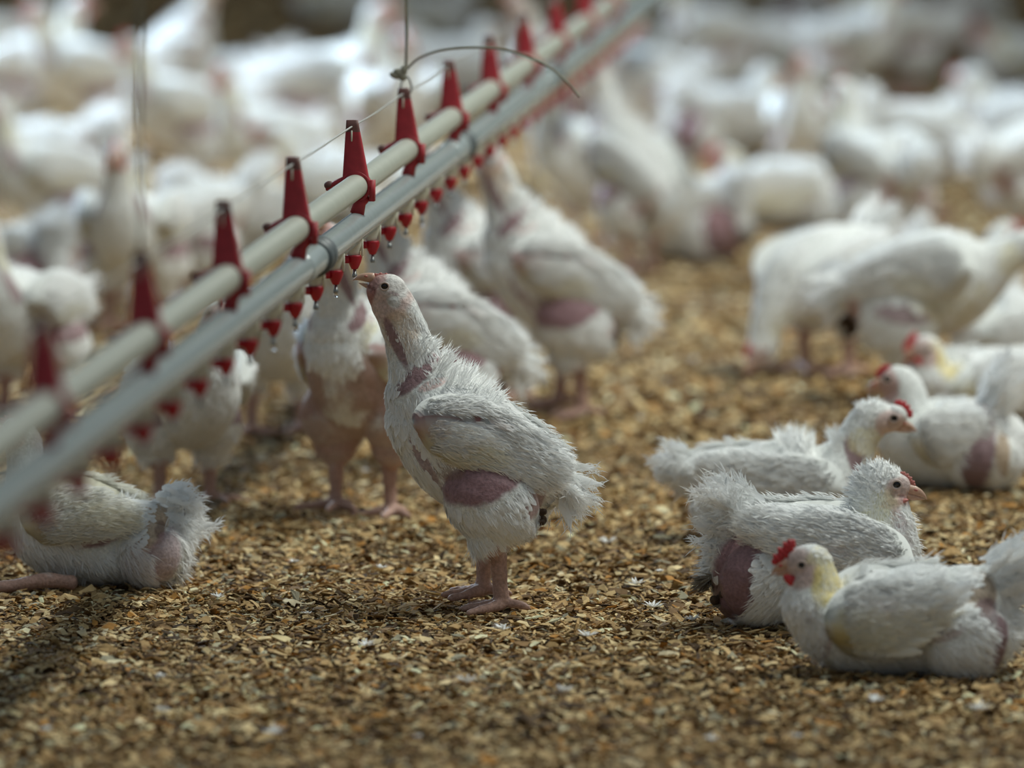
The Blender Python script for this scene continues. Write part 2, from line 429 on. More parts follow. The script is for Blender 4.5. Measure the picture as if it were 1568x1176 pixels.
        for r_ in range(rows):
            u_ = 0.02 + 0.80 * r_ / (rows - 1); cnt = wg.get('cols', 15)
            for c_ in range(cnt):
                v_ = -1 + 2 * (c_ + 0.5 * (r_ % 2) + 0.3 * rng.random()) / cnt
                v_ = max(-0.98, min(0.98, v_)); ii = u_ * 23; i0 = int(ii)
                pos = wp[i0] + (wp[min(i0 + 1, 23)] - wp[i0]) * (ii - i0)
                lat = math.sqrt(max(0, 1 - v_ * v_))
                y_ = pos[1] + th[i0] * lat
                root.append((pos[0] + wA[i0, 0] * v_ * hh[i0], y_, pos[2] + wA[i0, 2] * v_ * hh[i0]))
                nor.append((wA[i0, 0] * v_ * .8, lat + .25, wA[i0, 2] * v_ * .8))
                dn = wT[i0] + wA[i0] * (0.18 * (-v_)) * (1 if u_ > .4 else 0.5)
                dirn.append(dn + 0.06 * rng.normal(size=3))
                LL.append((0.014 + 0.018 * u_) * (0.85 + 0.3 * rng.random())); WW.append(0.0075 + 0.003 * u_); vv.append(u_)
        # flight feathers along the lower edge
        nf = wg.get('flight', 12)
        for c_ in range(nf):
            q = c_ / (nf - 1); u_ = 0.35 + 0.5 * q; i0 = int(u_ * 23); v_ = -0.75 + 0.9 * q
            lat = math.sqrt(1 - v_ * v_)
            root.append((wp[i0, 0] + wA[i0, 0] * v_ * hh[i0], wp[i0, 1] + th[i0] * lat * .7, wp[i0, 2] + wA[i0, 2] * v_ * hh[i0]))
            nor.append((0, 1, 0.15)); dirn.append(wT[i0] + wA[i0] * (-0.10 + 0.12 * q) + 0.03 * rng.normal(size=3))
            LL.append(wg.get('flen', 0.05) * (0.85 + 0.25 * rng.random())); WW.append(0.010); vv.append(1)
        root, dirn, nor, LL, WW = map(np.array, (root, dirn, nor, LL, WW)); nor = unit(nor)
        fcol = np.tile(np.array(wg.get('col', WHITE)), (len(root), 1)); fm_ = np.ones(len(root))
        apply_patches(sp, root, wg.get('patches', []), fcol, fm_, seed + 9)
        kp = fm_ > 0.5; fcol = np.clip(fcol * (0.93 + 0.1 * rng.random((len(fcol), 1))), 0, .88)
        # fine barbs over the coverts
        kb = wg.get('barbs', 5000); bi = rng.integers(0, len(root) - nf, kb)
        bu = rng.random(kb)
        bpos = root[bi] + unit(dirn[bi]) * (LL[bi] * bu)[:, None] + (rng.random((kb, 1)) - .5) * wA[10] * 0.008 + nor[bi] * (0.0012 + 0.06 * LL[bi] * bu)[:, None]
        bdir = unit(dirn[bi] + 0.2 * rng.normal(size=(kb, 3)))
        kb_m = fm_[bi] > 0.5
        ku = rng.random(kb) ** 1.2; kv = rng.uniform(-.97, .97, kb); ki = (ku * 22.99).astype(int)
        lat_ = np.sqrt(1 - kv**2)
        tpos = wp[ki] + (wp[np.minimum(ki + 1, 23)] - wp[ki]) * (ku * 22.99 - ki)[:, None] + wA[ki] * (kv * hh[ki])[:, None]
        tpos[:, 1] += th[ki] * lat_ + .0006
        tn = unit(wA[ki] * (kv * .8)[:, None] + np.array([0, 1.0, 0]) * (lat_ + .15)[:, None])
        tcol = np.tile(np.array(wg.get('col', WHITE)), (kb, 1)); tm = np.ones(kb)
        apply_patches(sp, tpos, wg.get('patches', []), tcol, tm, seed + 9); tk = tm > .5
        tdir = unit(wT[ki] + 0.2 * rng.normal(size=(kb, 3)))
        FA = [feather_arrays(root[kp], dirn[kp], nor[kp], LL[kp], WW[kp], 0.015 + 0.03 * rng.random(kp.sum()), fcol[kp], 0.14),
              blade_arrays(bpos[kb_m], bdir[kb_m], nor[bi][kb_m], 0.006 + 0.007 * rng.random(kb_m.sum()), np.full(kb_m.sum(), .0011), 0.03 + .05 * rng.random(kb_m.sum()), fcol[bi][kb_m]),
              blade_arrays(tpos[tk], tdir[tk], tn[tk], 0.005 + 0.007 * rng.random(tk.sum()), np.full(tk.sum(), .0009), 0.03 + .05 * rng.random(tk.sum()), np.clip(tcol[tk], 0, .88))]
        fV, fQ, fT, fC, fN = join_arrays(FA)
        nf0 = len(wv)
        q4 = np.array([f for f in wf if len(f) == 4]); t3 = np.array([f for f in wf if len(f) == 3])
        cen = np.repeat(wp, 20, 0); wn = unit(np.vstack([wv[:480] - cen, wT[:1] * -1, wT[-1:]]))
        AV = np.concatenate([wv, fV]); AQ = np.concatenate([q4, fQ + nf0]); AT = np.concatenate([t3, fT + nf0])
        AC = np.concatenate([wcol ** 4, fC]); AN = np.concatenate([wn, fN])
        for sg in (1, -1):
            v2, n2 = AV.copy(), AN.copy(); v2[:, 1] *= sg; n2[:, 1] *= sg
            # the tube above is wound for +y; mirror needs a flip
            qq, tt = (AQ, AT) if sg == 1 else (AQ[:, ::-1], AT[:, ::-1])
            link('wing', fast_mesh('wing', v2, qq, tt, [M['feather']], AC, n2), parent)
    # ---- tail
    tl = sp.get('tail')
    if tl:
        cnt = tl.get('n', 46); ca = R(tl['ang']); r0 = L3(tl['root'])
        aa = ca + R(tl['spread']) * np.clip(rng.normal(size=cnt) * .55, -1.05, 1.05)
        la = tl.get('lat', 0.35) * np.clip(rng.normal(size=cnt), -1.6, 1.6)
        D_ = unit(np.stack([np.cos(aa), la, np.sin(aa)], 1))
        rp = r0 + np.stack([rng.normal(size=cnt) * 0.006, la * 0.03 + rng.normal(size=cnt) * .004, rng.normal(size=cnt) * tl.get('w', 14) / s], 1)
        nn = unit(np.stack([-np.sin(aa) * .4, np.where(rng.random(cnt) < .5, -1, 1) * 0.9, np.cos(aa) * .4], 1))
        LT = tl['len'] / s * (0.62 + 0.42 * rng.random(cnt))
        tc_ = np.tile(np.array(tl.get('col', WHITE)), (cnt, 1)) * (0.94 + .1 * rng.random((cnt, 1)))
        FA = [feather_arrays(rp, D_, nn, LT, np.full(cnt, 0.0085), 0.05 * rng.normal(size=cnt), tc_, 0.28, curl=0.10)]
        kb = tl.get('barbs', 1800); bi = rng.integers(0, cnt, kb); bu = 0.25 + 0.75 * rng.random(kb)
        bpos = rp[bi] + D_[bi] * (LT[bi] * bu)[:, None] + rng.normal(size=(kb, 3)) * 0.0022
        bd = unit(D_[bi] + 0.5 * rng.normal(size=(kb, 3)))
        FA.append(blade_arrays(bpos, bd, nn[bi], 0.006 + 0.010 * rng.random(kb), np.full(kb, .0010), .1 * rng.random(kb), np.clip(tc_[bi], 0, .85), 0.1))
        fV, fQ, fT, fC, fN = join_arrays(FA)
        link('tail', fast_mesh('tail', fV, fQ, fT, [M['feather']], np.clip(fC, 0, .88), fN), parent)
    # ---- head parts
    hd = sp['head']; hw = hd.get('hw', 0.0135)
    bb, bt = L3(hd['beak'][0]), L3(hd['beak'][1]); bl = np.linalg.norm(bt - bb); bd = (bt - bb) / bl
    upv = np.array([-bd[2], 0, bd[0]]); upv = upv if upv[2] > 0 else -upv
    if hd.get('flip'): upv = -upv
    gap = hd.get('gape', 0.0); hgt = hd.get('bh', 11) / s
    B = Acc()
    t = np.linspace(0, 1, 12)
    up_p = bb[None] - bd * bl * .25 + bd[None] * (bl * 1.25 * t)[:, None] + upv[None] * (hgt * (0.32 - 0.1 * t - 0.42 * t**4))[:, None]
    rr = hgt * .5 * np.clip(1 - t**2.2, .08, 1); B.add(*tube(up_p, rr, np.maximum(rr * .95 * (1 - .3 * t), .0004), 14))
    bb_, bd_, bl_ = bb, bd, bl
    if hd.get('lower'):
        bb, bt2 = L3(hd['lower'][0]), L3(hd['lower'][1]); bl = np.linalg.norm(bt2 - bb) / 1.13; bd = unit(bt2 - bb)
    lo_p = bb[None] - bd * bl * .25 + bd[None] * (bl * 1.13 * t)[:, None] - upv[None] * ((hgt * (0.30 - 0.05 * t) + gap / s * t) * (0.12 if hd.get('lower') else 1))[:, None]
    rr = hgt * .34 * np.clip(1 - t**2.0, .08, 1); B.add(*tube(lo_p, rr, np.maximum(rr * 1.25 * (1 - .3 * t), .0004), 14))
    bb, bd, bl = bb_, bd_, bl_
    bk = link('beak', B.mesh('beak', [M['beak']]), parent)
    nb = Acc()
    for sg in (-1, 1):
        nb.add(*ellipsoid(bb + bd * bl * .22 + upv * hgt * .42 + np.array([0, sg * hgt * .40, 0]), (hgt * .20, hgt * .08, hgt * .11), Matrix.Rotation(-math.atan2(bd[2], bd[0]), 3, 'Y'), 10, 6))
    link('nostril', nb.mesh('nostril', [M['comb'] if hd.get('bigcomb') else M['pale_comb']]), bk)
    er = hd.get('er', 5.0) / s
    for sg in (-1, 1):
        E_ = Acc(); c = L3(hd['eye'], sg * (hw - er * .35))
        E_.add(*ellipsoid(c, (er, er * .75, er), None, 18, 12), 0)
        th_ = np.linspace(0, 2 * math.pi, 25)[:-1]
        ring = np.stack([c[0] + er * 1.12 * np.cos(th_), np.full(24, c[1] + sg * er * .52), c[2] + er * 0.98 * np.sin(th_)], 1)
        RV, RF = [], []
        for i in range(24):
            for j in range(8):
                a_ = 2 * math.pi * j / 8
                rd = unit(ring[i] - c - np.array([0, sg * er * .52, 0]))
                RV.append(ring[i] + rd * er * .24 * math.cos(a_) + np.array([0, er * .24 * math.sin(a_), 0]))
                RF.append((i * 8 + j, ((i + 1) % 24) * 8 + j, ((i + 1) % 24) * 8 + (j + 1) % 8, i * 8 + (j + 1) % 8))
        E_.add(np.array(RV), RF, 1)
        link('eye', E_.mesh('eye', [M['eye'], M['eyelid']]), parent)
    if hd.get('comb'):
        cb = Acc(); cp = np.array([(*L3(p[:2]), p[2] / s) for p in hd['comb']]); cp = catmull(cp, hd.get('cn', 9))
        tg = unit(np.gradient(cp[:, :3], axis=0))
        for i, q in enumerate(cp):
            ang = math.atan2(tg[i, 2], tg[i, 0]); k_ = 1.0 + (0.35 if i % 2 else -0.12)
            step = np.linalg.norm(cp[-1, :3] - cp[0, :3]) / len(cp)
            cb.add(*ellipsoid(q[:3], (step * 1.1, min(0.0026, q[3] * .6), q[3] * k_), Matrix.Rotation(-ang, 3, 'Y'), 12, 8))
        link('comb', cb.mesh('comb', [M['comb'] if hd.get('bigcomb') else M['pale_comb']]), parent)
    if hd.get('wattle'):
        wt = Acc()
        for (px, py, rx, rz, rot) in hd['wattle']:
            for sg in (-1, 1):
                wt.add(*ellipsoid(L3((px, py), sg * 0.0105), (rx / s, 0.0032, rz / s), Matrix.Rotation(R(rot), 3, 'Y'), 14, 10))
        link('wattle', wt.mesh('wattle', [M['comb'] if hd.get('bigcomb') else M['pale_comb']]), parent)
    for (px, py, y, r) in sp.get('dung', []):
        dg = Acc(); c = L3((px, py), y)
        for k in range(9):
            dg.add(*ellipsoid(c + rng.normal(size=3) * r * .45, tuple(r * (.35 + .35 * rng.random(3))), Euler(rng.random(3) * 3).to_matrix(), 10, 7))
        link('droppings_clump', dg.mesh('droppings_clump', [M['dung']]), parent)

# ------------------------------------------------------------------ poses, in the pixels of the photograph
def leg_pts(hx, hy, fx, fy, y, r=.0078, d=-1, s=1600., spread=.016, back=True, tl=58):
    """hock, shank and toes; d = direction the toes point (-1 left)"""
    shank = [(hx + 2 * d * 0, hy - 26, y, r * 1.25), (hx, hy, y, r * 1.12), ((hx + fx) / 2, (hy + fy) / 2, y, r * .95), (fx, fy - 16, y, r * 1.0), (fx + d * 2, fy - 7, y, r * 1.0)]
    toes = [[(fx, fy - 9, y, r * .85), (fx + d * tl * .5, fy - 7, y - .3 * spread, r * .58), (fx + d * tl, fy - 3.5, y - .4 * spread, r * .45), (fx + d * (tl + 8), fy - 1.5, y - .4 * spread, r * .2)],
            [(fx, fy - 9, y, r * .85), (fx + d * tl * .45, fy - 6, y - 1.4 * spread, r * .56), (fx + d * tl * .8, fy - 3.5, y - 2.2 * spread, r * .42), (fx + d * (tl * .8 + 7), fy - 1.5, y - 2.4 * spread, r * .2)],
            [(fx, fy - 9, y, r * .85), (fx + d * tl * .45, fy - 6, y + 1.2 * spread, r * .56), (fx + d * tl * .8, fy - 3.5, y + 2.0 * spread, r * .42), (fx + d * (tl * .8 + 7), fy - 1.5, y + 2.2 * spread, r * .2)]]
    if back: toes.append([(fx, fy - 12, y, r * .7), (fx - d * 22, fy - 10, y - .004, r * .55), (fx - d * 38, fy - 6, y - .006, r * .42), (fx - d * 45, fy - 2.5, y - .006, r * .2)])
    return [shank] + toes

POSE = {}
POSE['drinking'] = dict(o=(765, 932), s=1600., seed=3, voxel=.0017, barbs=34000, hock=.058, low=.15,
    spine=[(866, 744, 8, 12), (838, 740, 44, 40), (790, 727, 76, 64), (730, 696, 92, 80), (682, 652, 86, 76), (650, 606, 62, 60),
           (640, 570, 46, 43), (629, 535, 37, 33), (620, 506, 34, 29), (609, 480, 33, 27), (598, 459, 32, 24), (587, 445, 25, 20), (572, 437, 15, 13)],
    lobes=[(752, 764, .034, 78, .036, 62, -30), (748, 812, .033, 36, .024, 38, 20), (596, 449, 0, 29, .0158, 27, 20), (577, 456, 0, 14, .011, 24, 25), (601, 462, .0125, 10, .004, 8, 0),
           (628, 655, .0, 34, .034, 56, 20)],
    legs=[leg_pts(763, 848, 768, 932, -.026), leg_pts(742, 846, 740, 920, .03)],
    patches=[(588, 452, 44, 42, 0, PALEPINK, .9, True), (606, 438, 22, 24, -40, WHITE * .92, .75, False), (582, 462, 20, 16, 0, PALEPINK * .92, .6, True), (604, 462, 11, 9, 20, WHITE * .80, .8, True), (603, 449, 9, 3, 20, MAUVE, .6, True), (566, 450, 10, 34, 18, THROAT, .9, True), (572, 432, 22, 12, -20, PINK, .8, True), (569, 441, 9, 3, 30, np.array((.16, .06, .05)), .9, True),  # thin mauve patch: dark crease above the ear lobe, painted into the skin colour
             (612, 505, 28, 34, -25, ORANGE, .62, False), (608, 525, 9, 44, -24, MAUVE, .9, True), (640, 572, 13, 48, 48, MAUVE, .95, True), (664, 586, 22, 7, -20, PINK, .7, True),
             (648, 700, 8, 50, -32, MAUVE * 1.1, .75, True), (738, 733, 66, 31, -16, MAUVE * 1.05, 1, True), (690, 712, 24, 18, 0, DARK * 1.3, .6, True),  # narrow mauve stripe paints the dark crease under the wing front into the colour
             (820, 752, 16, 46, 20, PINK * .9, .8, True), (845, 728, 16, 22, 10, PINK, .6, True), (760, 850, 30, 30, 0, PINK, .75, True)],
    nofluff=[(560, 440, 22)],
    tufts=[(700, 562, 34, 420, 62, 30), (740, 598, 30, 260, 40, 22), (650, 545, 26, 200, 60, 16), (730, 850, 16, 60, -80, 26), (655, 560, 20, 100, 140, 14)],
    wing=dict(axis=[(634, 646, 16, .036), (660, 644, 42, .044), (705, 652, 54, .048), (760, 674, 52, .046), (815, 700, 34, .040), (866, 718, 12, .030)], thick=.012, rows=17, cols=19, barbs=11000, flight=14, flen=.032,
              patches=[(685, 631, 58, 10, -2, PINK, .95, True), (642, 650, 10, 26, 20, PINK, .7, True), (735, 640, 14, 9, -25, RED * 1.2, .7, True), (650, 655, 12, 34, 35, PALEPINK, .6, False), (705, 690, 40, 22, -20, CREAM, .8, False), (835, 712, 8, 16, 20, PINK, .6, True)]),
    tail=dict(root=(844, 726), ang=-48, spread=36, len=70, n=44, lat=.25, barbs=1500, w=12),
    head=dict(beak=((566, 431), (541, 428)), bh=15, gape=2, lower=((572, 442), (544, 432)), eye=(590, 438), er=5.8, hw=.0158, comb=[(568, 427, 2.5), (580, 423, 3), (596, 423, 2.5)]),
    dung=[(823, 782, -.03, .008)])

POSE['sitting_left'] = dict(o=(1375, 1030), s=1690., seed=11, barbs=22000, hock=.0, low=.10,
    spine=[(1562, 962, 20, 26), (1535, 958, 52, 50), (1490, 950, 80, 78), (1425, 955, 80, 92), (1350, 955, 80, 92), (1288, 950, 74, 78), (1252, 925, 56, 58), (1246, 897, 42, 42), (1240, 876, 36, 34), (1230, 866, 29, 28), (1212, 868, 17, 17)],
    lobes=[(1475, 975, .042, 72, .03, 58, 8), (1238, 866, 0, 36, .018, 32, 0), (1400, 900, 0, 80, .04, 32, 3), (1520, 890, 0, 40, .02, 24, -10)],
    patches=[(1222, 870, 26, 32, 0, PALEPINK * .95, .85, True), (1240, 875, 16, 20, 0, PALEPINK, .8, True), (1268, 886, 26, 40, 15, YELLOW * 1.05, .75, False), (1262, 845, 34, 14, -25, CREAM, .6, False), (1520, 985, 15, 52, 12, MAUVE * .8, .95, True), (1497, 905, 26, 30, 25, BROWN * .9, .8, True),
             (1505, 930, 18, 20, 0, MAUVE * .6, .8, True), (1235, 930, 10, 16, 0, DARK, .6, False), (1262, 975, 12, 40, 12, MAUVE * 1.2, .5, True), (1440, 960, 40, 12, -20, PINK * .8, .5, True)],
    nofluff=[(1196, 878, 24)], tufts=[(1555, 965, 30, 300, -20, 26), (1235, 1000, 30, 200, -100, 12)],
    wing=dict(axis=[(1262, 950, 20, .042), (1290, 945, 52, .053), (1335, 938, 62, .058), (1390, 926, 46, .060), (1440, 904, 18, .058)], thick=.013, rows=14, cols=17, barbs=7000, flight=12, flen=.055, col=WHITE,
              patches=[(1305, 968, 34, 18, -5, YELLOW, .7, False), (1330, 960, 70, 34, 15, CREAM, .7, False), (1315, 925, 16, 10, 0, PINK, .45, False), (1400, 950, 34, 8, 28, YELLOW * .8, .5, False)]),
    tail=dict(root=(1512, 892), ang=22, spread=24, len=92, n=60, lat=.3, barbs=3000, w=20),
    head=dict(beak=((1202, 872), (1180, 880)), bh=17, eye=(1226, 864), er=6.2, hw=.0165, bigcomb=True,
              comb=[(1186, 862, 6), (1198, 850, 9), (1208, 838, 8), (1213, 832, 5)], wattle=[(1213, 890, 16, 8, 32)]))

POSE['sitting_right'] = dict(o=(1230, 958), s=1630., seed=21, voxel=.0019, barbs=30000, hock=.0, low=.10,
    spine=[(1098, 830, 20, 22), (1122, 850, 62, 50), (1165, 862, 88, 80), (1230, 862, 88, 88), (1300, 858, 80, 82), (1348, 846, 62, 64), (1358, 812, 44, 45), (1350, 782, 42, 38), (1345, 760, 44, 35), (1352, 746, 38, 30), (1374, 747, 22, 20), (1388, 752, 14, 13)],
    lobes=[(1165, 885, .036, 66, .030, 64, 0), (1350, 746, 0, 34, .019, 32, 0), (1352, 754, .0165, 8, .004, 6, 20), (1140, 905, 0, 50, .04, 50, 0), (1372, 862, 0, 26, .03, 40, 10)],
    patches=[(1378, 752, 26, 22, 10, PALEPINK * .95, .9, True), (1366, 768, 22, 8, -15, PINK, .6, True), (1128, 878, 36, 76, 10, MAUVE * .92, 1, True), (1172, 818, 46, 20, 12, MAUVE * .8, .95, True), (1112, 930, 24, 30, 0, MAUVE * .8, .9, True),
             (1340, 775, 36, 30, 0, CREAM, .55, False), (1378, 812, 12, 40, -15, MAUVE * 1.6, .5, False), (1100, 945, 20, 14, 0, DARK, .8, False), (1090, 905, 14, 26, 0, DARK, .7, False)],
    nofluff=[(1400, 760, 22)], tufts=[(1340, 722, 40, 520, 120, 12), (1310, 752, 34, 420, 160, 15), (1392, 850, 24, 200, -40, 14), (1120, 860, 50, 110, -20, 30), (1112, 905, 34, 340, 195, 26, (.006, .004, .002)), (1130, 850, 60, 190, 200, 24), (1375, 800, 30, 220, -50, 16)],
    wing=dict(axis=[(1392, 868, 16, .036), (1362, 858, 48, .048), (1300, 838, 58, .056), (1230, 822, 46, .056), (1180, 806, 26, .046), (1150, 796, 10, .038)], thick=.013, rows=17, cols=19, barbs=11000, flight=14, flen=.03,
              patches=[(1160, 800, 14, 8, 0, YELLOW, .5, False), (1305, 838, 20, 7, -10, MAUVE * 2, .4, False), (1370, 865, 8, 7, 0, BROWN, .8, False)]),
    tail=dict(root=(1138, 802), ang=146, spread=32, len=72, n=80, lat=.3, barbs=4600, w=22),
    head=dict(beak=((1394, 757), (1419, 763)), bh=17, eye=(1371, 741), er=6.4, hw=.0168, comb=[(1380, 726, 3), (1389, 733, 4), (1398, 744, 3.5)], wattle=[(1376, 768, 14, 4, -12)]),
    dung=[(1104, 912, -.015, .008)])

POSE['sitting_stretched'] = dict(o=(1180, 828), s=1485., seed=31, barbs=17000, hock=.0, low=.10,
    spine=[(1018, 722, 10, 18), (1040, 722, 22, 30), (1090, 735, 48, 58), (1150, 752, 72, 74), (1215, 752, 78, 78), (1268, 738, 70, 68), (1296, 706, 44, 42), (1310, 680, 33, 32), (1322, 658, 31, 28), (1338, 643, 30, 26), (1358, 645, 21, 19), (1374, 650, 13, 12)],
    lobes=[(1130, 775, .04, 70, .034, 50, 0), (1340, 642, 0, 32, .018, 27, 0), (1368, 640, 0, 20, .012, 19, 10), (1180, 790, 0, 80, .055, 40, 0)],
    patches=[(1364, 650, 26, 22, 5, PALEPINK, .9, True), (1312, 706, 14, 40, -25, MAUVE, .9, True), (1285, 742, 14, 12, 0, DARK * 1.6, .7, True), (1322, 675, 26, 22, 0, CREAM, .6, False), (1110, 742, 44, 12, 0, BROWN * 1.3, .7, True)],
    nofluff=[(1382, 654, 20)], tufts=[(1220, 668, 34, 420, 95, 26), (1285, 680, 14, 120, 110, 22), (1040, 724, 26, 200, 200, 14), (1335, 618, 25, 160, 120, 9)],
    wing=dict(axis=[(1290, 748, 14, .038), (1262, 744, 44, .048), (1200, 738, 50, .056), (1130, 722, 30, .052), (1070, 710, 12, .04)], thick=.013, rows=12, cols=14, barbs=4500, flight=10, flen=.03),
    tail=dict(root=(1055, 716), ang=178, spread=22, len=36, n=40, lat=.3, barbs=1800, w=14),
    head=dict(beak=((1376, 654), (1404, 660)), bh=15, eye=(1367, 640), er=6.2, hw=.0160, bigcomb=True, comb=[(1372, 618, 5), (1383, 625, 7), (1393, 638, 5)]))

POSE['resting_tail_up'] = dict(o=(1450, 748), s=1398., seed=41, barbs=14000, hock=.0, low=.10,
    spine=[(1565, 690, 20, 24), (1545, 685, 48, 48), (1500, 682, 66, 74), (1440, 684, 66, 78), (1398, 668, 56, 60), (1388, 630, 38, 40), (1384, 606, 34, 33), (1376, 592, 30, 27), (1358, 590, 18, 17)],
    lobes=[(1500, 700, .042, 60, .03, 46, 0), (1376, 590, 0, 31, .018, 29, 0)],
    patches=[(1352, 592, 24, 26, 0, PINK, .85, True), (1492, 680, 26, 70, 6, MAUVE * .8, .95, True), (1530, 690, 12, 36, 0, BROWN * 1.2, .8, True), (1430, 650, 50, 14, 0, CREAM, .5, False)],
    nofluff=[(1336, 594, 20)], tufts=[(1560, 690, 26, 200, -10, 22)],
    wing=dict(axis=[(1392, 670, 14, .038), (1412, 666, 40, .05), (1450, 662, 44, .055), (1500, 650, 20, .046)], thick=.012, rows=11, cols=13, barbs=3000, flight=9, flen=.03),
    tail=dict(root=(1508, 636), ang=58, spread=26, len=84, n=54, lat=.35, barbs=2000, w=18),
    head=dict(beak=((1344, 594), (1325, 600)), bh=15, eye=(1357, 580), er=6., hw=.0160, bigcomb=True, comb=[(1342, 577, 4), (1350, 568, 5), (1360, 563, 4)]))

POSE['sitting_under_line'] = dict(o=(150, 896), s=1559., seed=51, voxel=.002, barbs=22000, hock=.024, low=.10,
    spine=[(285, 838, 16, 20), (262, 832, 44, 42), (215, 830, 62, 64), (150, 832, 64, 75), (82, 818, 62, 70), (48, 790, 46, 50), (42, 748, 33, 33), (40, 708, 29, 28), (34, 676, 29, 25), (22, 664, 24, 21), (8, 664, 13, 12)],
    lobes=[(235, 845, .04, 55, .032, 48, 0), (30, 668, 0, 27, .0155, 26, 0), (170, 850, 0, 90, .05, 44, 0)],
    legs=[[[(118, 886, -.052, .0078), (80, 880, -.06, .0075), (40, 886, -.064, .0070), (0, 891, -.066, .0065)], [(0, 891, -.066, .006), (-25, 892, -.06, .0045), (-45, 894, -.055, .003)], [(0, 891, -.066, .006), (-25, 892, -.078, .0045), (-42, 894, -.085, .003)]]],
    patches=[(16, 668, 24, 22, 0, PALEPINK, .85, True), (238, 796, 22, 40, 10, BROWN * 1.5, .8, True), (248, 805, 8, 10, 0, DARK, .7, True), (150, 818, 44, 14, -14, MAUVE * 1.1, .9, True), (256, 846, 24, 40, 14, MAUVE * 1.25, .7, True), (52, 770, 20, 30, 0, CREAM * .95, .7, False), (215, 860, 30, 36, 0, MAUVE * 1.6, .4, False)],
    nofluff=[(2, 666, 20)], tufts=[(270, 870, 24, 160, -40, 22), (175, 760, 30, 140, 60, 16), (110, 850, 50, 200, -60, 18)],
    wing=dict(axis=[(40, 800, 14, .040), (62, 790, 40, .050), (110, 780, 44, .056), (160, 782, 28, .055), (205, 790, 12, .046)], thick=.012, rows=13, cols=14, barbs=5500, flight=10, flen=.022, col=WHITE * .5 + CREAM * .5,
              patches=[(140, 788, 60, 12, -4, CREAM * .9, .8, False), (120, 770, 40, 8, 0, YELLOW, .4, False)]),
    tail=dict(root=(248, 794), ang=-6, spread=34, len=60, n=60, lat=.3, barbs=2600, w=20, col=WHITE * .95),
    head=dict(beak=((2, 667), (-18, 672)), bh=16, eye=(18, 658), er=5.6, hw=.0150, comb=[(4, 648, 4), (14, 642, 5), (24, 642, 4)]))

POSE['standing'] = dict(o=(800, 900), s=1600., seed=61, voxel=.0024, barbs=13000, hock=.056, low=.15,
    spine=[(930, 690, 12, 16), (905, 700, 46, 42), (850, 710, 78, 66), (780, 705, 90, 80), (715, 680, 78, 72), (680, 645, 54, 54), (668, 605, 36, 36), (662, 570, 30, 29), (655, 545, 31, 27), (640, 532, 26, 22), (622, 532, 15, 14)],
    lobes=[(815, 755, .036, 70, .036, 62, -20), (810, 800, .035, 34, .024, 36, 15), (646, 535, 0, 30, .0165, 28, 0)],
    legs=[leg_pts(815, 826, 812, 900, -.034), leg_pts(800, 826, 796, 900, .034)],
    patches=[(630, 536, 24, 24, 0, PALEPINK, .9, True), (668, 580, 22, 30, 0, CREAM, .5, False), (668, 640, 14, 34, -20, MAUVE, .8, True), (800, 730, 60, 20, -10, MAUVE, .9, True), (890, 735, 20, 40, 10, PINK * .9, .8, True)],
    nofluff=[(612, 536, 20)], tufts=[(720, 612, 30, 160, 50, 20)],
    wing=dict(axis=[(690, 668, 16, .040), (715, 664, 46, .050), (770, 664, 54, .055), (840, 676, 38, .050), (905, 690, 12, .036)], thick=.013, rows=12, cols=14, barbs=3500, flight=10, flen=.03, patches=[(760, 690, 40, 18, -10, CREAM, .7, False)]),
    tail=dict(root=(905, 682), ang=12, spread=28, len=74, n=46, lat=.3, barbs=1500, w=14),
    head=dict(beak=((614, 536), (592, 542)), bh=16, eye=(634, 528), er=5.8, hw=.0158, bigcomb=True, comb=[(618, 514, 4), (628, 507, 6), (640, 504, 5)], wattle=[(624, 554, 7, 9, 0)]))

POSE['pecking'] = dict(o=(800, 900), s=1600., seed=71, voxel=.0024, barbs=13000, hock=.056, low=.15,
    spine=[(925, 640, 12, 16), (900, 660, 46, 42), (850, 690, 76, 66), (785, 715, 88, 80), (725, 735, 74, 72), (690, 758, 52, 54), (664, 790, 36, 36), (650, 822, 30, 29), (640, 850, 30, 27), (628, 864, 24, 22), (616, 874, 14, 13)],
    lobes=[(815, 755, .036, 70, .036, 62, -10), (810, 800, .035, 34, .024, 36, 15), (636, 852, 0, 28, .0165, 28, 0)],
    legs=[leg_pts(815, 826, 812, 900, -.034), leg_pts(800, 826, 796, 900, .034)],
    patches=[(622, 866, 22, 24, 0, PALEPINK, .9, True), (660, 800, 22, 30, 0, CREAM, .5, False), (800, 750, 60, 20, 10, MAUVE, .9, True), (895, 700, 20, 50, -10, PINK * .9, .9, True)],
    nofluff=[(608, 880, 18)], tufts=[],
    wing=dict(axis=[(695, 730, 16, .040), (720, 716, 46, .050), (770, 698, 52, .055), (840, 676, 38, .050), (905, 650, 12, .036)], thick=.013, rows=12, cols=14, barbs=3500, flight=10, flen=.03),
    tail=dict(root=(905, 645), ang=40, spread=28, len=74, n=46, lat=.3, barbs=1500, w=14),
    head=dict(beak=((612, 877), (602, 893)), bh=15, flip=True, eye=(630, 852), er=5.8, hw=.0158, bigcomb=True, comb=[(604, 858, 4), (607, 846, 5), (614, 836, 4)]))

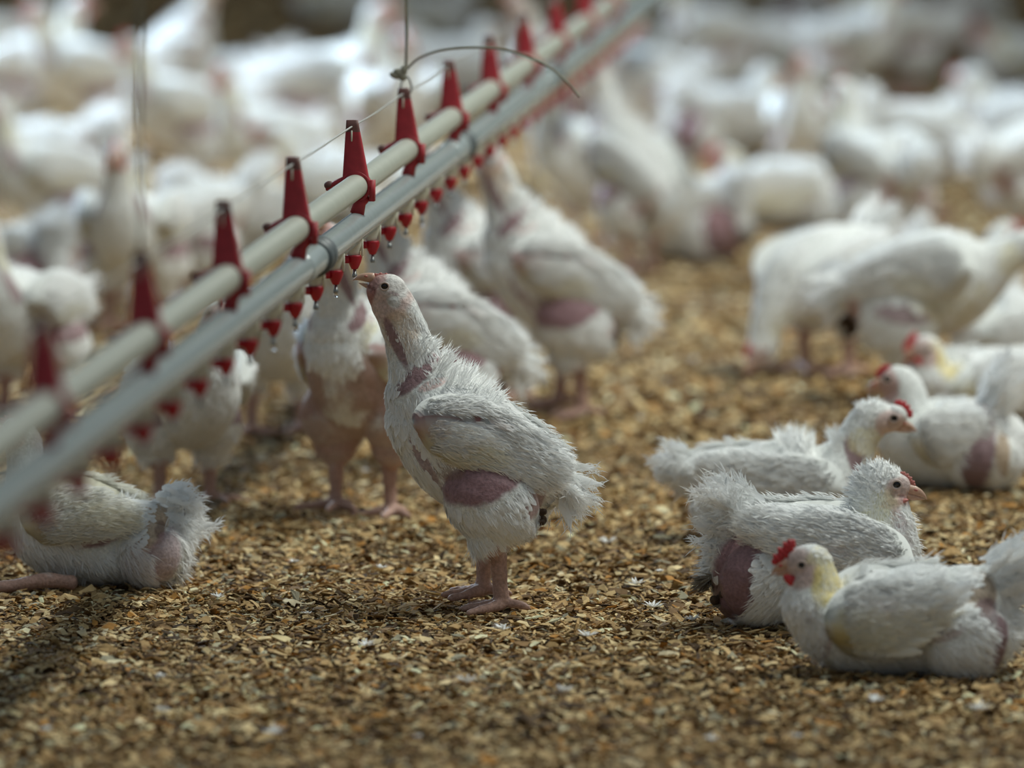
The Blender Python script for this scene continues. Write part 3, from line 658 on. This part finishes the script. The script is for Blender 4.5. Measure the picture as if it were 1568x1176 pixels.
BB = np.array((0.40, 0.25, 0.20))
POSE['drinking_bare'] = dict(POSE['drinking'], voxel=.0024, barbs=10000, seed=81, contour=900,
    patches=POSE['drinking']['patches'] + [(660, 690, 46, 62, -30, BB, .9, True), (720, 770, 40, 60, -20, BB * 1.1, .8, True), (650, 620, 30, 30, 0, CREAM, .6, False), (740, 840, 40, 40, 0, BB * 1.2, .8, True)])
POSE['stooping'] = dict(POSE['standing'], seed=91, barbs=12000,
    spine=[(935, 712, 12, 16), (908, 708, 46, 42), (850, 706, 78, 66), (780, 700, 90, 80), (715, 684, 80, 72), (674, 668, 56, 54), (644, 652, 38, 38), (620, 640, 31, 30), (602, 632, 31, 27), (586, 629, 26, 22), (568, 631, 15, 14)],
    lobes=[(815, 755, .036, 70, .036, 62, -20), (810, 800, .035, 34, .024, 36, 15), (592, 632, 0, 30, .0165, 28, 0)],
    patches=[(576, 633, 24, 24, 0, PALEPINK, .9, True), (626, 650, 22, 30, 0, CREAM, .5, False), (800, 740, 60, 18, -6, MAUVE, .8, True), (890, 745, 18, 36, 10, PINK * .9, .8, True), (720, 720, 60, 40, 0, CREAM, .6, False)],
    nofluff=[(558, 634, 20)], tufts=[(720, 612, 30, 160, 50, 20)],
    tail=dict(root=(905, 690), ang=-38, spread=30, len=72, n=46, lat=.3, barbs=1500, w=14),
    head=dict(beak=((560, 633), (538, 639)), bh=16, eye=(580, 625), er=5.8, hw=.0158, bigcomb=True, comb=[(564, 611, 4), (574, 604, 6), (586, 601, 5)], wattle=[(570, 651, 7, 9, 0)]),
    dung=[(912, 772, -.01, .010), (908, 760, .012, .007)])
GROUP = 'white broiler chickens in the shed'
proto = {}
def place(pose, loc, rz, sc, label):
    if pose not in proto:
        r = thing('chicken', label, 'chicken', loc, rz, GROUP); build_chicken(POSE[pose], r); proto[pose] = r
    else:
        src = proto[pose]; r = src.copy(); C.objects.link(r)
        for ch in list(src.children):
            c = ch.copy(); C.objects.link(c); c.parent = r
            for g in ch.children:
                d = g.copy(); C.objects.link(d); d.parent = c
        r.location = loc; r.rotation_euler = (0, 0, rz); r['label'] = label
    r.scale = (sc,) * 3
    return r
SINK = 0.0015
def hero(pose, label, rz=0.0):
    o = POSE[pose]['o']; g = ground(*o); real = scale_at(g.y)
    return place(pose, (g.x, g.y, SINK), rz, POSE[pose]['s'] / real, label)
hero('drinking', 'white chicken standing in sharp focus, neck stretched up, drinking from a red nipple')
hero('sitting_left', 'nearest sitting white chicken, red comb and wattle, yellow neck, facing left')
hero('sitting_right', 'sitting chicken, ragged raised tail, bare mauve rump, facing right, just behind the nearest one')
hero('sitting_stretched', 'sitting white chicken with red comb and bare mauve neck front, facing right, ruffled back')
hero('resting_tail_up', 'sitting white chicken at the right edge with fanned upright tail, pink face turned left')
hero('sitting_under_line', 'chicken sitting under the near end of the pipes with one pink leg stretched out')

# the flock: pose, ground point in the photograph, yaw (0 = facing left, 180 = facing right, 90 = towards the lens), size, label
FLOCK = [
 # near the drinker line
 ('drinking_bare', 563, 790, 68, 1.00, 'blurred chicken behind the drinking one, legs apart, bare brownish breast'),
 ('drinking', 705, 716, 12, 1.0, 'blurred chicken whose pale back shows right behind the stretched neck of the drinking one'),
 ('drinking', 884, 636, 8, 1.05, 'blurred chicken reaching a far nipple, yellow tinged wing, right of the drinking one'),
 ('drinking', 775, 610, 20, 0.98, 'blurred chicken at the line partly behind the yellow-winged one'),
 ('standing', 285, 772, 115, 0.92, 'chicken with round fluffy rump under the pipe, behind the left sitting one'),
 ('standing', 425, 664, 110, 0.95, 'small blurred chicken seen below the nipples left of the legs-apart one'),
 # right hand group
 ('stooping', 1395, 618, 172, 1.14, 'large blurred standing chicken with dark dirt under its tail'),
 ('pecking', 1262, 572, 40, 1.08, 'blurred chicken bending down behind the tail of the dirty-tailed one'),
 ('resting_tail_up', 1480, 492, 184, 1.02, 'blurred chicken with white upright tail and dark pink face turned right, near right edge'),
 ('sitting_left', 1500, 652, 30, 0.95, 'blurred sitting chicken showing a bare pink belly just behind the upright-tailed sitter'),
 ('sitting_stretched', 1575, 580, 190, 1.0, 'blurred chicken cut off by the right edge in front of the dirty-tailed one'),
 ('sitting_left', 1200, 350, 0, 1.12, 'blurred sitting chicken with dark pink stripe on its rump, beyond the open litter'),
 ('standing', 1350, 402, -60, 1.1, 'blurred standing chicken with a bluish white leg, beyond the open litter'),
 ('drinking', 985, 425, -50, 1.0, 'blurred chicken with dark bare belly at the far side of the open litter'),
 ('sitting_right', 1050, 400, 160, 1.05, 'blurred chicken resting with its breast against the dark-bellied one'),
 ('standing', 905, 372, 40, 1.05, 'blurred chicken with brown neck, second beyond the yellow-winged drinker'),
 ('sitting_right', 1110, 245, 8, 1.1, 'bright blurred chicken lying level above the pink-striped sitter'),
 ('standing', 1245, 305, 75, 1.0, 'blurred chicken with upright neck just above the pink-striped sitter'),
 ('sitting_left', 1350, 272, 10, 1.2, 'blurred rounded chicken right of the upright-necked one'),
 ('pecking', 1420, 330, 170, 1.05, 'blurred chicken bending over above the bluish-legged one'),
 ('standing', 1585, 385, 200, 1.1, 'dim grey blurred chicken at the right edge above the dark pink face'),
 ('sitting_stretched', 1580, 250, 150, 1.15, 'dim blurred chicken at the right edge, second row from the top'),
 ('standing', 1000, 232, 25, 1.05, 'bright blurred chicken right beside the pipes, above the brown-necked one'),
 ('drinking', 880, 262, 15, 1.0, 'bright blurred chicken touching the far part of the pipes'),
 ('sitting_right', 1010, 140, 20, 1.1, 'far bright chicken at the top beside the pipes'),
 ('standing', 1110, 165, 0, 1.1, 'far bluish white standing chicken at the top, right of the pipes'),
 ('sitting_left', 1205, 128, 30, 1.2, 'far bluish white chicken at the top centre right, lying'),
 ('standing', 1290, 175, 160, 1.1, 'far dim chicken at the top, above the upright-necked one'),
 ('standing', 1385, 152, 20, 1.1, 'far dim chicken at the top, above the rounded one'),
 ('sitting_left', 1560, 135, 40, 1.2, 'far dim chicken in the top right corner, sitting'),
 ('pecking', 1470, 85, 200, 1.1, 'farthest dim chicken at the top right, head down'),
 ('sitting_right', 1255, 52, 10, 1.2, 'farthest dim chicken at the top, right of the bluish ones'),
 ('sitting_left', 1350, 70, -20, 1.2, 'farthest dim chicken at the top, between two dim ones'),
 ('standing', 1080, 72, 170, 1.1, 'farthest pale chicken at the top edge near where the pipes leave the picture'),
 # left hand group, beyond the line
 ('sitting_right', 15, 485, 140, 1.1, 'blurred pale chicken at the left edge, above the nearest red hangers'),
 ('standing', 45, 640, 60, 1.0, 'blurred chicken with brownish head at the left edge behind the nearest hanger'),
 ('standing', 205, 505, 80, 1.05, 'blurred chicken with dirty brown breast behind the left thin cord'),
 ('pecking', 295, 470, 20, 1.0, 'blurred peach tinted chicken behind the third hanger from the left'),
 ('standing', 95, 415, 20, 1.05, 'blurred greyish chicken standing left of the thin cord, below the brightest one'),
 ('sitting_right', 345, 400, 30, 1.05, 'blurred chicken lying between the thin cord and the fourth hanger'),
 ('sitting_left', 45, 292, 10, 1.2, 'brightest blurred chicken lying low at the left edge'),
 ('standing', 295, 300, 15, 1.1, 'very bright blurred chicken standing just right of the thin cord'),
 ('standing', 415, 335, 40, 1.0, 'blurred chicken with pink bare rump in the middle of the left flock'),
 ('standing', 485, 270, 160, 1.25, 'big bright blurred chicken with arched back left of the knotted cord'),
 ('standing', 605, 285, 100, 1.1, 'bright blurred chicken directly behind the knotted cord'),
 ('standing', 150, 240, 10, 1.15, 'bright blurred standing chicken with pink head left of the thin cord'),
 ('standing', 30, 228, 175, 1.15, 'bright blurred chicken with raised pink head by the left edge'),
 ('drinking', 238, 224, 190, 1.0, 'bright blurred chicken stretching its neck up right of the thin cord'),
 ('sitting_left', 345, 170, 0, 1.15, 'dim grey far chicken between the bright ones at the top'),
 ('standing', -8, 175, 20, 1.1, 'far bright chicken cut off in the top left corner'),
 ('sitting_stretched', 535, 345, 170, 1.1, 'blurred white chicken seen between the fourth and fifth hangers'),
 ('sitting_right', 690, 160, 0, 1.1, 'far grey chicken at the top right of the knotted cord'),
 ('sitting_left', 640, 60, 30, 1.1, 'farthest dark grey chicken at the top behind the knotted cord'),
 ('sitting_left', 520, 40, 0, 1.1, 'farthest dark grey chicken at the top edge, left of the knotted cord'),
]
for (pose, px, py, yaw, sc, lab) in FLOCK:
    g = ground(px, py); place(pose, (g.x, g.y, SINK), R(yaw), sc, lab)

# ------------------------------------------------------------------ drinker line
LD = unit(np.array([(VP_X - 784) / F_PX, 1 / math.cos(PITCH), 0.0]))      # along the line
LS = np.array([LD[1], -LD[0], 0.0])                                        # to its right
P0 = at_depth(543, 412, FOCUS_Y); BASE = np.array([P0.x, P0.y, 0.0])
zof = lambda py: at_depth(543, py, FOCUS_Y).z
HSP, NSP = 0.588, 0.196
Z_UP, Z_LOW, R_UP, R_LOW = zof(287), zof(348), .0118, .0130
line = thing('drinker_line', 'long nipple drinker line of two grey pipes with red hangers and red cups', 'drinker line', (BASE[0], BASE[1], 0))
def LP(t, side=0.0, z=0.0): return LD * t + LS * side + np.array([0, 0, z])
T0, T1 = -4.2, 7.5
def pipe(name, z, r, m_, t0=T0, t1=T1):
    a = Acc(); ts = np.linspace(t0, t1, 40); a.add(*tube(np.array([LP(t, 0, z) for t in ts]), r, m=32, up=(0, 0, 1), rounded=False))
    return link(name, a.mesh(name, [m_]), line)
sp_ = pipe('support_pipe', Z_UP, R_UP, M['pvc']); sp_['label'] = 'upper cream support pipe'
wp_ = pipe('water_pipe', Z_LOW, R_LOW, M['pvc_blue']); wp_['label'] = 'lower glossy water pipe'
a = Acc(); rr_ = Matrix.Rotation(-math.atan2(LD[0], LD[1]), 3, 'Z')
for sd_ in (-.0035, .0035): a.add(*box(LP((T0 + T1) / 2, sd_, Z_LOW - R_LOW - .0006), (.0022, T1 - T0, .0035), rr_))
link('ridge', a.mesh('ridge', [M['pvc']], False), wp_)

def add_hanger(t, ring_top):
    a = Acc()
    zt = Z_UP + R_UP; h = .052; n = 10
    # tapered tower: rounded rectangular sections
    secs = []
    for i in range(n + 1):
        q = i / n; wd = .0128 * (1 - q) + .0056 * q; dp = .0075 * (1 - q) + .0038 * q
        th = np.linspace(0, 2 * math.pi, 20, endpoint=False)
        cx = np.sign(np.cos(th)) * np.abs(np.cos(th)) ** .45 * wd; cy = np.sign(np.sin(th)) * np.abs(np.sin(th)) ** .45 * dp
        cx = cx - .0035 * q
        secs.append(np.array([LP(t + y, x, zt - .004 + (h + .004) * q) for x, y in zip(cx, cy)]))
    V = np.vstack(secs + [secs[0].mean(0)[None], secs[-1].mean(0)[None]])
    F = [(i * 20 + j, i * 20 + (j + 1) % 20, (i + 1) * 20 + (j + 1) % 20, (i + 1) * 20 + j) for i in range(n) for j in range(20)]
    Ft = [(n * 20 + j, n * 20 + (j + 1) % 20, (n + 1) * 20 + 1) for j in range(20)] + [((j + 1) % 20, j, (n + 1) * 20) for j in range(20)]
    split = (n - 2) * 20
    a.add(V, F[:split], 0); a.add(V, F[split:] + Ft, 1)
    # ring clip round the upper pipe, open on the lower left
    th = np.linspace(R(165), R(-72), 28); VV, FF = [], []
    for k, x in enumerate(th):
        thick = .0032
        for (rad, y) in ((R_UP + .0002, -.007), (R_UP + thick, -.007), (R_UP + thick, .007), (R_UP + .0002, .007)):
            VV.append(LP(t + y, math.cos(x) * rad, Z_UP + math.sin(x) * rad))
        if k: FF += [((k - 1) * 4 + j, k * 4 + j, k * 4 + (j + 1) % 4, (k - 1) * 4 + (j + 1) % 4) for j in range(4)]
    FF += [(0, 1, 2, 3), (27 * 4 + 3, 27 * 4 + 2, 27 * 4 + 1, 27 * 4)]
    a.add(np.array(VV), FF, 0)
    # skirt flange at the right and the foot that meets the water pipe
    a.add(*box(LP(t, R_UP + .004, Z_UP - .004), (.005, .014, .02), rr_), 0)
    a.add(*tube(np.array([LP(t, R_UP * .8, Z_UP - R_UP * .8), LP(t, .004, Z_LOW + R_LOW + .010), LP(t, .001, Z_LOW + R_LOW - .001)]), (.0055, .006, .007), (.006, .007, .006), 10, up=tuple(LD)), 0)
    # hook of the clip on the left
    a.add(*tube(np.array([LP(t, -R_UP * .9, Z_UP + R_UP * .6), LP(t, -R_UP - .008, Z_UP + .003), LP(t, -R_UP - .016, Z_UP - .003)]), (.0030, .0028, .0026), (.006, .006, .005), 10, up=tuple(LD)), 0)
    a.add(*ellipsoid(LP(t, -R_UP - .014, Z_UP + .001), (.005, .006, .0042), rr_, 12, 8), 1)
    h_ = link('hanger', a.mesh('hanger', [M['dull_red'], M['brown_tip']]), line)
    b_ = Acc()
    b_.add(*tube(np.array([LP(t - .0052, -.0035 - .0 , zt + h - .020), LP(t - .0052, -.0035, zt + h - .010)]), .0011, .0008, 8, up=tuple(LS)), 0)
    link('slot', b_.mesh('slot', [M['saddle']]), h_)
HANGERS = range(-1, 12)
for i in HANGERS: add_hanger((i - 4) * HSP + .015, i in (1, 5))
# nipples
def lathe_line(t, prof, m_=20, side=0.0):
    th = np.linspace(0, 2 * math.pi, m_, endpoint=False); V = []
    for r_, z_ in prof: V += [LP(t + r_ * math.sin(x), side + r_ * math.cos(x), z_) for x in th]
    n = len(prof)
    F = [(i * m_ + j, i * m_ + (j + 1) % m_, (i + 1) * m_ + (j + 1) % m_, (i + 1) * m_ + j) for i in range(n - 1) for j in range(m_)]
    F += [tuple(range(m_ - 1, -1, -1)), tuple((n - 1) * m_ + j for j in range(m_))]
    return np.array(V), F
ZC_T, ZC_B, ZPIN = zof(392), zof(412), zof(426)
for j in range(-8, 32):
    t = (j - 6) * NSP
    a = Acc(); zb = Z_LOW - R_LOW * .4
    a.add(*lathe_line(t, [(.0058, ZC_T - .001), (.0062, ZC_T + .004), (.0084, ZC_T + .010), (.0096, zb), (.0096, zb + .001)], 20, -.001))
    a.add(*box(LP(t, .0072, (ZC_T + zb) / 2), (.002, .006, zb - ZC_T), rr_))
    nip = link('nipple', a.mesh('nipple', [M['saddle']]), line)
    c = Acc(); H = ZC_T - ZC_B
    c.add(*lathe_line(t, [(.0030, ZC_B), (.0042, ZC_B + H * .18), (.0060, ZC_B + H * .5), (.0072, ZC_T - .0025), (.0073, ZC_T - .0005), (.0072, ZC_T + .001)]))
    c.add(*box(LP(t - .004, -.0125, ZC_T - .0030), (.0155, .009, .0068), rr_))
    link('cup', c.mesh('cup', [M['red']]), nip)
    p_ = Acc(); p_.add(*lathe_line(t, [(.0021, ZPIN + .0007), (.0024, ZPIN + .0016), (.0024, ZPIN + .004), (.0017, ZPIN + .0045), (.0017, ZC_B + .002)], 12))
    link('pin', p_.mesh('pin', [M['steel']]), nip)
# joints of the water pipe
def t_of_x(px): return (FOCUS_Y * (VP_X - 543) / (VP_X - px) - FOCUS_Y) / LD[1]
for px in (484, 706, 843):
    t = t_of_x(px); a = Acc()
    a.add(*tube(np.array([LP(t - .16, 0, Z_LOW), LP(t - .155, 0, Z_LOW), LP(t - .03, 0, Z_LOW), LP(t, 0, Z_LOW)]), np.array([R_LOW + .0002, R_LOW + .0012, R_LOW + .0014, R_LOW + .0014]), m=32, up=(0, 0, 1), rounded=False), 0)
    ts = np.array([-.03, -.028, -.010, -.006, .006, .010, .028, .03]) + t
    a.add(*tube(np.array([LP(x, 0, Z_LOW) for x in ts]), R_LOW + np.array([.001, .0046, .0046, .0028, .0028, .0046, .0046, .001]), m=32, up=(0, 0, 1), rounded=False), 1)
    cp = link('coupling', a.mesh('coupling', [M['pvc_blue'], M['rubber']]), line); cp['label'] = 'dark ring joint on the water pipe'
# wire through the hanger tops
a = Acc(); zw = Z_UP + R_UP + .046
a.add(*tube(np.array([LP(t, -.0035 + .0006 * math.sin(t * 9), zw - .0012 * abs(math.sin((t - .015) / HSP * math.pi))) - LD * 0 for t in np.linspace(T0, T1, 160)]), .0009, m=8, up=(0, 0, 1)))
link('top_wire', a.mesh('top_wire', [M['wire']]), line)['label'] = 'thin wire strung through the hanger tops'

# suspension cords
def curve_obj(name, pts, r, m_, label, cat, group=None, n=None):
    a = Acc(); a.add(*tube(catmull(np.array(pts, float), n or 10 * len(pts)), r, m=8, up=(.13, .99, .05)))
    return tag(link(name, a.mesh(name, [m_])), label, cat, group)
t5 = 1 * HSP + .015; H5 = BASE + LP(t5, -.0035, Z_UP + R_UP + .052)
Yc = H5[1]; kn = at_depth(619, 112, Yc)
cd = curve_obj('suspension_cord', [tuple(kn), (kn.x + .0025, Yc, kn.z + .06), (kn.x + .002, Yc, kn.z + .6), (kn.x, Yc, 2.6)], .0016, M['cord'],
               'thin grey cord holding up the drinker line, knotted, with a loose curved tail', 'cord')
a = Acc()
for (px, py, rx, rz) in ((612, 113, .0075, .005), (604, 116, .006, .003), (618, 108, .004, .006), (616, 118, .005, .004)):
    c = at_depth(px, py, Yc); a.add(*ellipsoid(tuple(c), (rx, .004, rz), Euler((0, .4, 0)).to_matrix(), 12, 8))
link('knot', a.mesh('knot', [M['cord']]), cd)
a = Acc()
th = np.linspace(0, 2 * math.pi, 20); c = at_depth(622, 131, Yc)
a.add(*tube(np.array([(c.x + .0052 * math.sin(x) * (1 + .35 * math.cos(x)), Yc, c.z - .010 * math.cos(x)) for x in th]), .0009, m=8, up=(.1, .99, .0)))
link('hook', a.mesh('hook', [M['steel']]), cd)
a = Acc()
tail_px = [(621, 108), (640, 90), (670, 78), (710, 73), (760, 74), (800, 84), (840, 102), (868, 126), (887, 148)]
a.add(*tube(catmull(np.array([tuple(at_depth(x, y, Yc - .04 * i / 8)) for i, (x, y) in enumerate(tail_px)]), 60), np.interp(np.linspace(0, 1, 60), [0, .7, 1], [.0012, .0014, .0012]), m=8, up=(.1, .99, 0)))
link('loose_tail', a.mesh('loose_tail', [M['cord']]), cd)
t1_ = -3 * HSP + .015; H1 = BASE + LP(t1_, -.0035, Z_UP + R_UP + .05)
curve_obj('suspension_cord', [tuple(H1), tuple(H1 + np.array([0, 0, .5])), (H1[0], H1[1], 2.6)], .0014, M['cord'],
          'blurred thin cord rising from a hanger near the left end of the drinker line', 'cord')
# water drops hanging on pins
def drop(t, lab, r=.0024, z=None):
    a = Acc(); c = BASE + LP(t, 0, (ZPIN if z is None else z) - r * .45)
    a.add(*ellipsoid(tuple(c), (r, r, r * 1.15), None, 16, 12)); tag(link('water_drop', a.mesh('water_drop', [M['water']])), lab, 'water drop', 'water drops on the drinker pins')
drop(-NSP, 'clear water drop on the pin just left of the drinking chicken')
drop(-3 * NSP, 'clear water drop two cups left of the dark pipe joint', .003)
drop(-4 * NSP, 'blurred water drop on the third cup left of the dark pipe joint', .003)
drop(4 * NSP, 'blurred water drop under the fourth cup beyond the drinking chicken', .003)

for k, (px, dz, sd) in enumerate(((597, .4, .7), (604, .65, .5), (611, .5, .62), (618, .72, .42), (648, .6, .5), (664, .5, .6))):
    t = t_of_x(px); aa_ = R(62 - 30 * sd); a = Acc(); r = .0013 + .0007 * dz
    c = BASE + LP(t, -math.cos(aa_) * R_LOW * .55, Z_LOW + math.sin(R(57)) * R_LOW) + np.array([0, 0, 0])
    a.add(*ellipsoid(tuple(c), (r, r, r * .8), None, 12, 8))
    tag(link('water_bead', a.mesh('water_bead', [M['water']])), 'tiny water bead lying on the lower pipe beyond the dark joint nearest the drinking chicken', 'water drop', 'water beads on the pipe')
# shed down on the litter
for k in range(26):
    px, py = [(1000, 940), (975, 905), (1060, 960), (585, 880), (470, 950), (245, 1048), (70, 1130), (450, 870), (715, 1055), (250, 1100), (420, 1135), (640, 1140), (865, 1070), (1090, 1145), (1220, 1140), (930, 840), (1010, 885), (1500, 1098), (335, 925), (560, 1000), (900, 985), (770, 975), (1340, 1085), (560, 730), (980, 650), (1060, 560)][k]
    g = ground(px, py); n = 26; th = rng.random(n) * 6.283; rr2 = .009 * (.5 + .8 * rng.random())
    D_ = unit(np.stack([np.cos(th), np.sin(th) * .8, .25 + .5 * rng.random(n)], 1)); N_ = unit(np.cross(np.cross(D_, np.array([[0, 0, 1.0]])), D_) * -1 + .01)
    fa = feather_arrays(np.zeros((n, 3)), D_, N_, rr2 * (.6 + .6 * rng.random(n)), np.full(n, .0022), np.zeros(n), np.tile(WHITE * .95, (n, 1)), .3)
    tag(link('down_feather', fast_mesh('down_feather', *fa[:3], [M['feather']], fa[3], fa[4]), None, (g.x, g.y, .006)), 'small tuft of white down shed on the wood shavings', 'feather', 'shed down on the litter')

# ------------------------------------------------------------------ floor and litter
a = Acc(); gx, gy = 40, 120
xs = np.linspace(-7, 9, gx); ys = np.concatenate([np.linspace(2, 24, 90), np.linspace(24.5, 60, 30)])
V = np.array([(x, y, 0) for y in ys for x in xs]); V[:, 2] = 0.004 * sines(V * [1, 1, 0], 6, 3) - .004
F = [(j * gx + i, j * gx + i + 1, (j + 1) * gx + i + 1, (j + 1) * gx + i) for j in range(len(ys) - 1) for i in range(gx - 1)]
a.add(V, F); fl = link('floor', a.mesh('floor', [M['floor']])); fl['kind'] = 'structure'

a = Acc(); a.add(*box((1, 60.2, 3), (60, .4, 6)))
wb = link('wall_back', a.mesh('wall_back', [mat('shed_wall', tuple(lin(96, 100, 98)), rough=.8, noise=(2, .2))], False)); wb['kind'] = 'structure'
PAL = np.array([lin(206, 184, 140), lin(188, 160, 114), lin(166, 136, 92), lin(138, 108, 70), lin(106, 82, 54), lin(74, 57, 40), lin(222, 206, 170), lin(170, 122, 62), lin(150, 144, 122)])
PW = np.array([.13, .17, .18, .16, .13, .09, .05, .05, .04])
def chips(n, y0, y1, big):
    ys = np.sqrt(y0**2 + rng.random(n) * (y1**2 - y0**2)); xs = (rng.random(n) * 2 - 1) * (0.085 * ys + 0.15)
    Lc = (0.0045 + 0.0145 * rng.random(n)**1.7) * big; Wc = Lc * (0.14 + 0.42 * rng.random(n)); Tc = 0.0005 + .0006 * rng.random(n)
    P = np.stack([xs, ys, 0.0003 + 0.0065 * rng.random(n)**1.7], 1)
    P[:, 2] += 0.004 * sines(P * [1, 1, 0], 6, 3) - .004
    yaw = rng.random(n) * 6.283; tl = rng.normal(size=n) * .26; rl = rng.normal(size=n) * .34
    X = np.stack([np.cos(yaw) * np.cos(tl), np.sin(yaw) * np.cos(tl), np.sin(tl)], 1)
    Yv = np.stack([-np.sin(yaw), np.cos(yaw), rl], 1); Yv = unit(Yv - X * np.sum(X * Yv, 1)[:, None]); Z = np.cross(X, Yv)
    bend = rng.normal(size=n) * .18
    pts = []
    for zz in (0, 1):
        for (u, v) in ((-1, -1), (-1, 1), (0, 1), (0, -1), (1, 1), (1, -1)):
            jv = 1 + .35 * rng.normal(size=n); ju = 1 + .2 * rng.normal(size=n)
            pts.append(P + X * (u * ju * Lc / 2)[:, None] + Yv * (v * jv * Wc / 2 * (1 if u == 0 else .75))[:, None] + Z * ((bend * Lc * (1 - abs(u)) * .6) + zz * Tc)[:, None])
    V = np.stack(pts, 1).reshape(-1, 3)
    q = np.array([(6, 9, 8, 7), (9, 11, 10, 8), (0, 1, 2, 3), (3, 2, 4, 5), (0, 3, 9, 6), (3, 5, 11, 9), (1, 7, 8, 2), (2, 8, 10, 4), (0, 6, 7, 1), (5, 4, 10, 11)])
    Q = (np.arange(n)[:, None, None] * 12 + q[None]).reshape(-1, 4)
    big_n = sines(P * [1, 1, 0], 9, 77) * .5 + sines(P * [1, 1, 0], 40, 78) * .4
    pal = rng.choice(len(PAL), n, p=PW); col = PAL[pal] * (0.85 + .3 * rng.random((n, 1))) * (1 + .28 * big_n[:, None])
    return V, Q, np.zeros((0, 3), int), np.repeat(np.clip(col * 1.13, 0.01, .8), 12, 0), None
parts = [chips(165000, 6.3, 9.6, 1.0), chips(85000, 9.6, 13.5, 1.5), chips(36000, 13.5, 24, 2.4)]
Vs, Qs, Cs, n_ = [], [], [], 0
for V, Q, _, c, _ in parts: Vs.append(V); Qs.append(Q + n_); Cs.append(c); n_ += len(V)
ch = link('wood_shavings', fast_mesh('wood_shavings', np.concatenate(Vs), np.concatenate(Qs), np.zeros((0, 3), int), [M['chip']], np.concatenate(Cs), flat=True))
tag(ch, 'tan and brown wood shavings strewn over the whole shed floor', 'litter'); ch['kind'] = 'stuff'
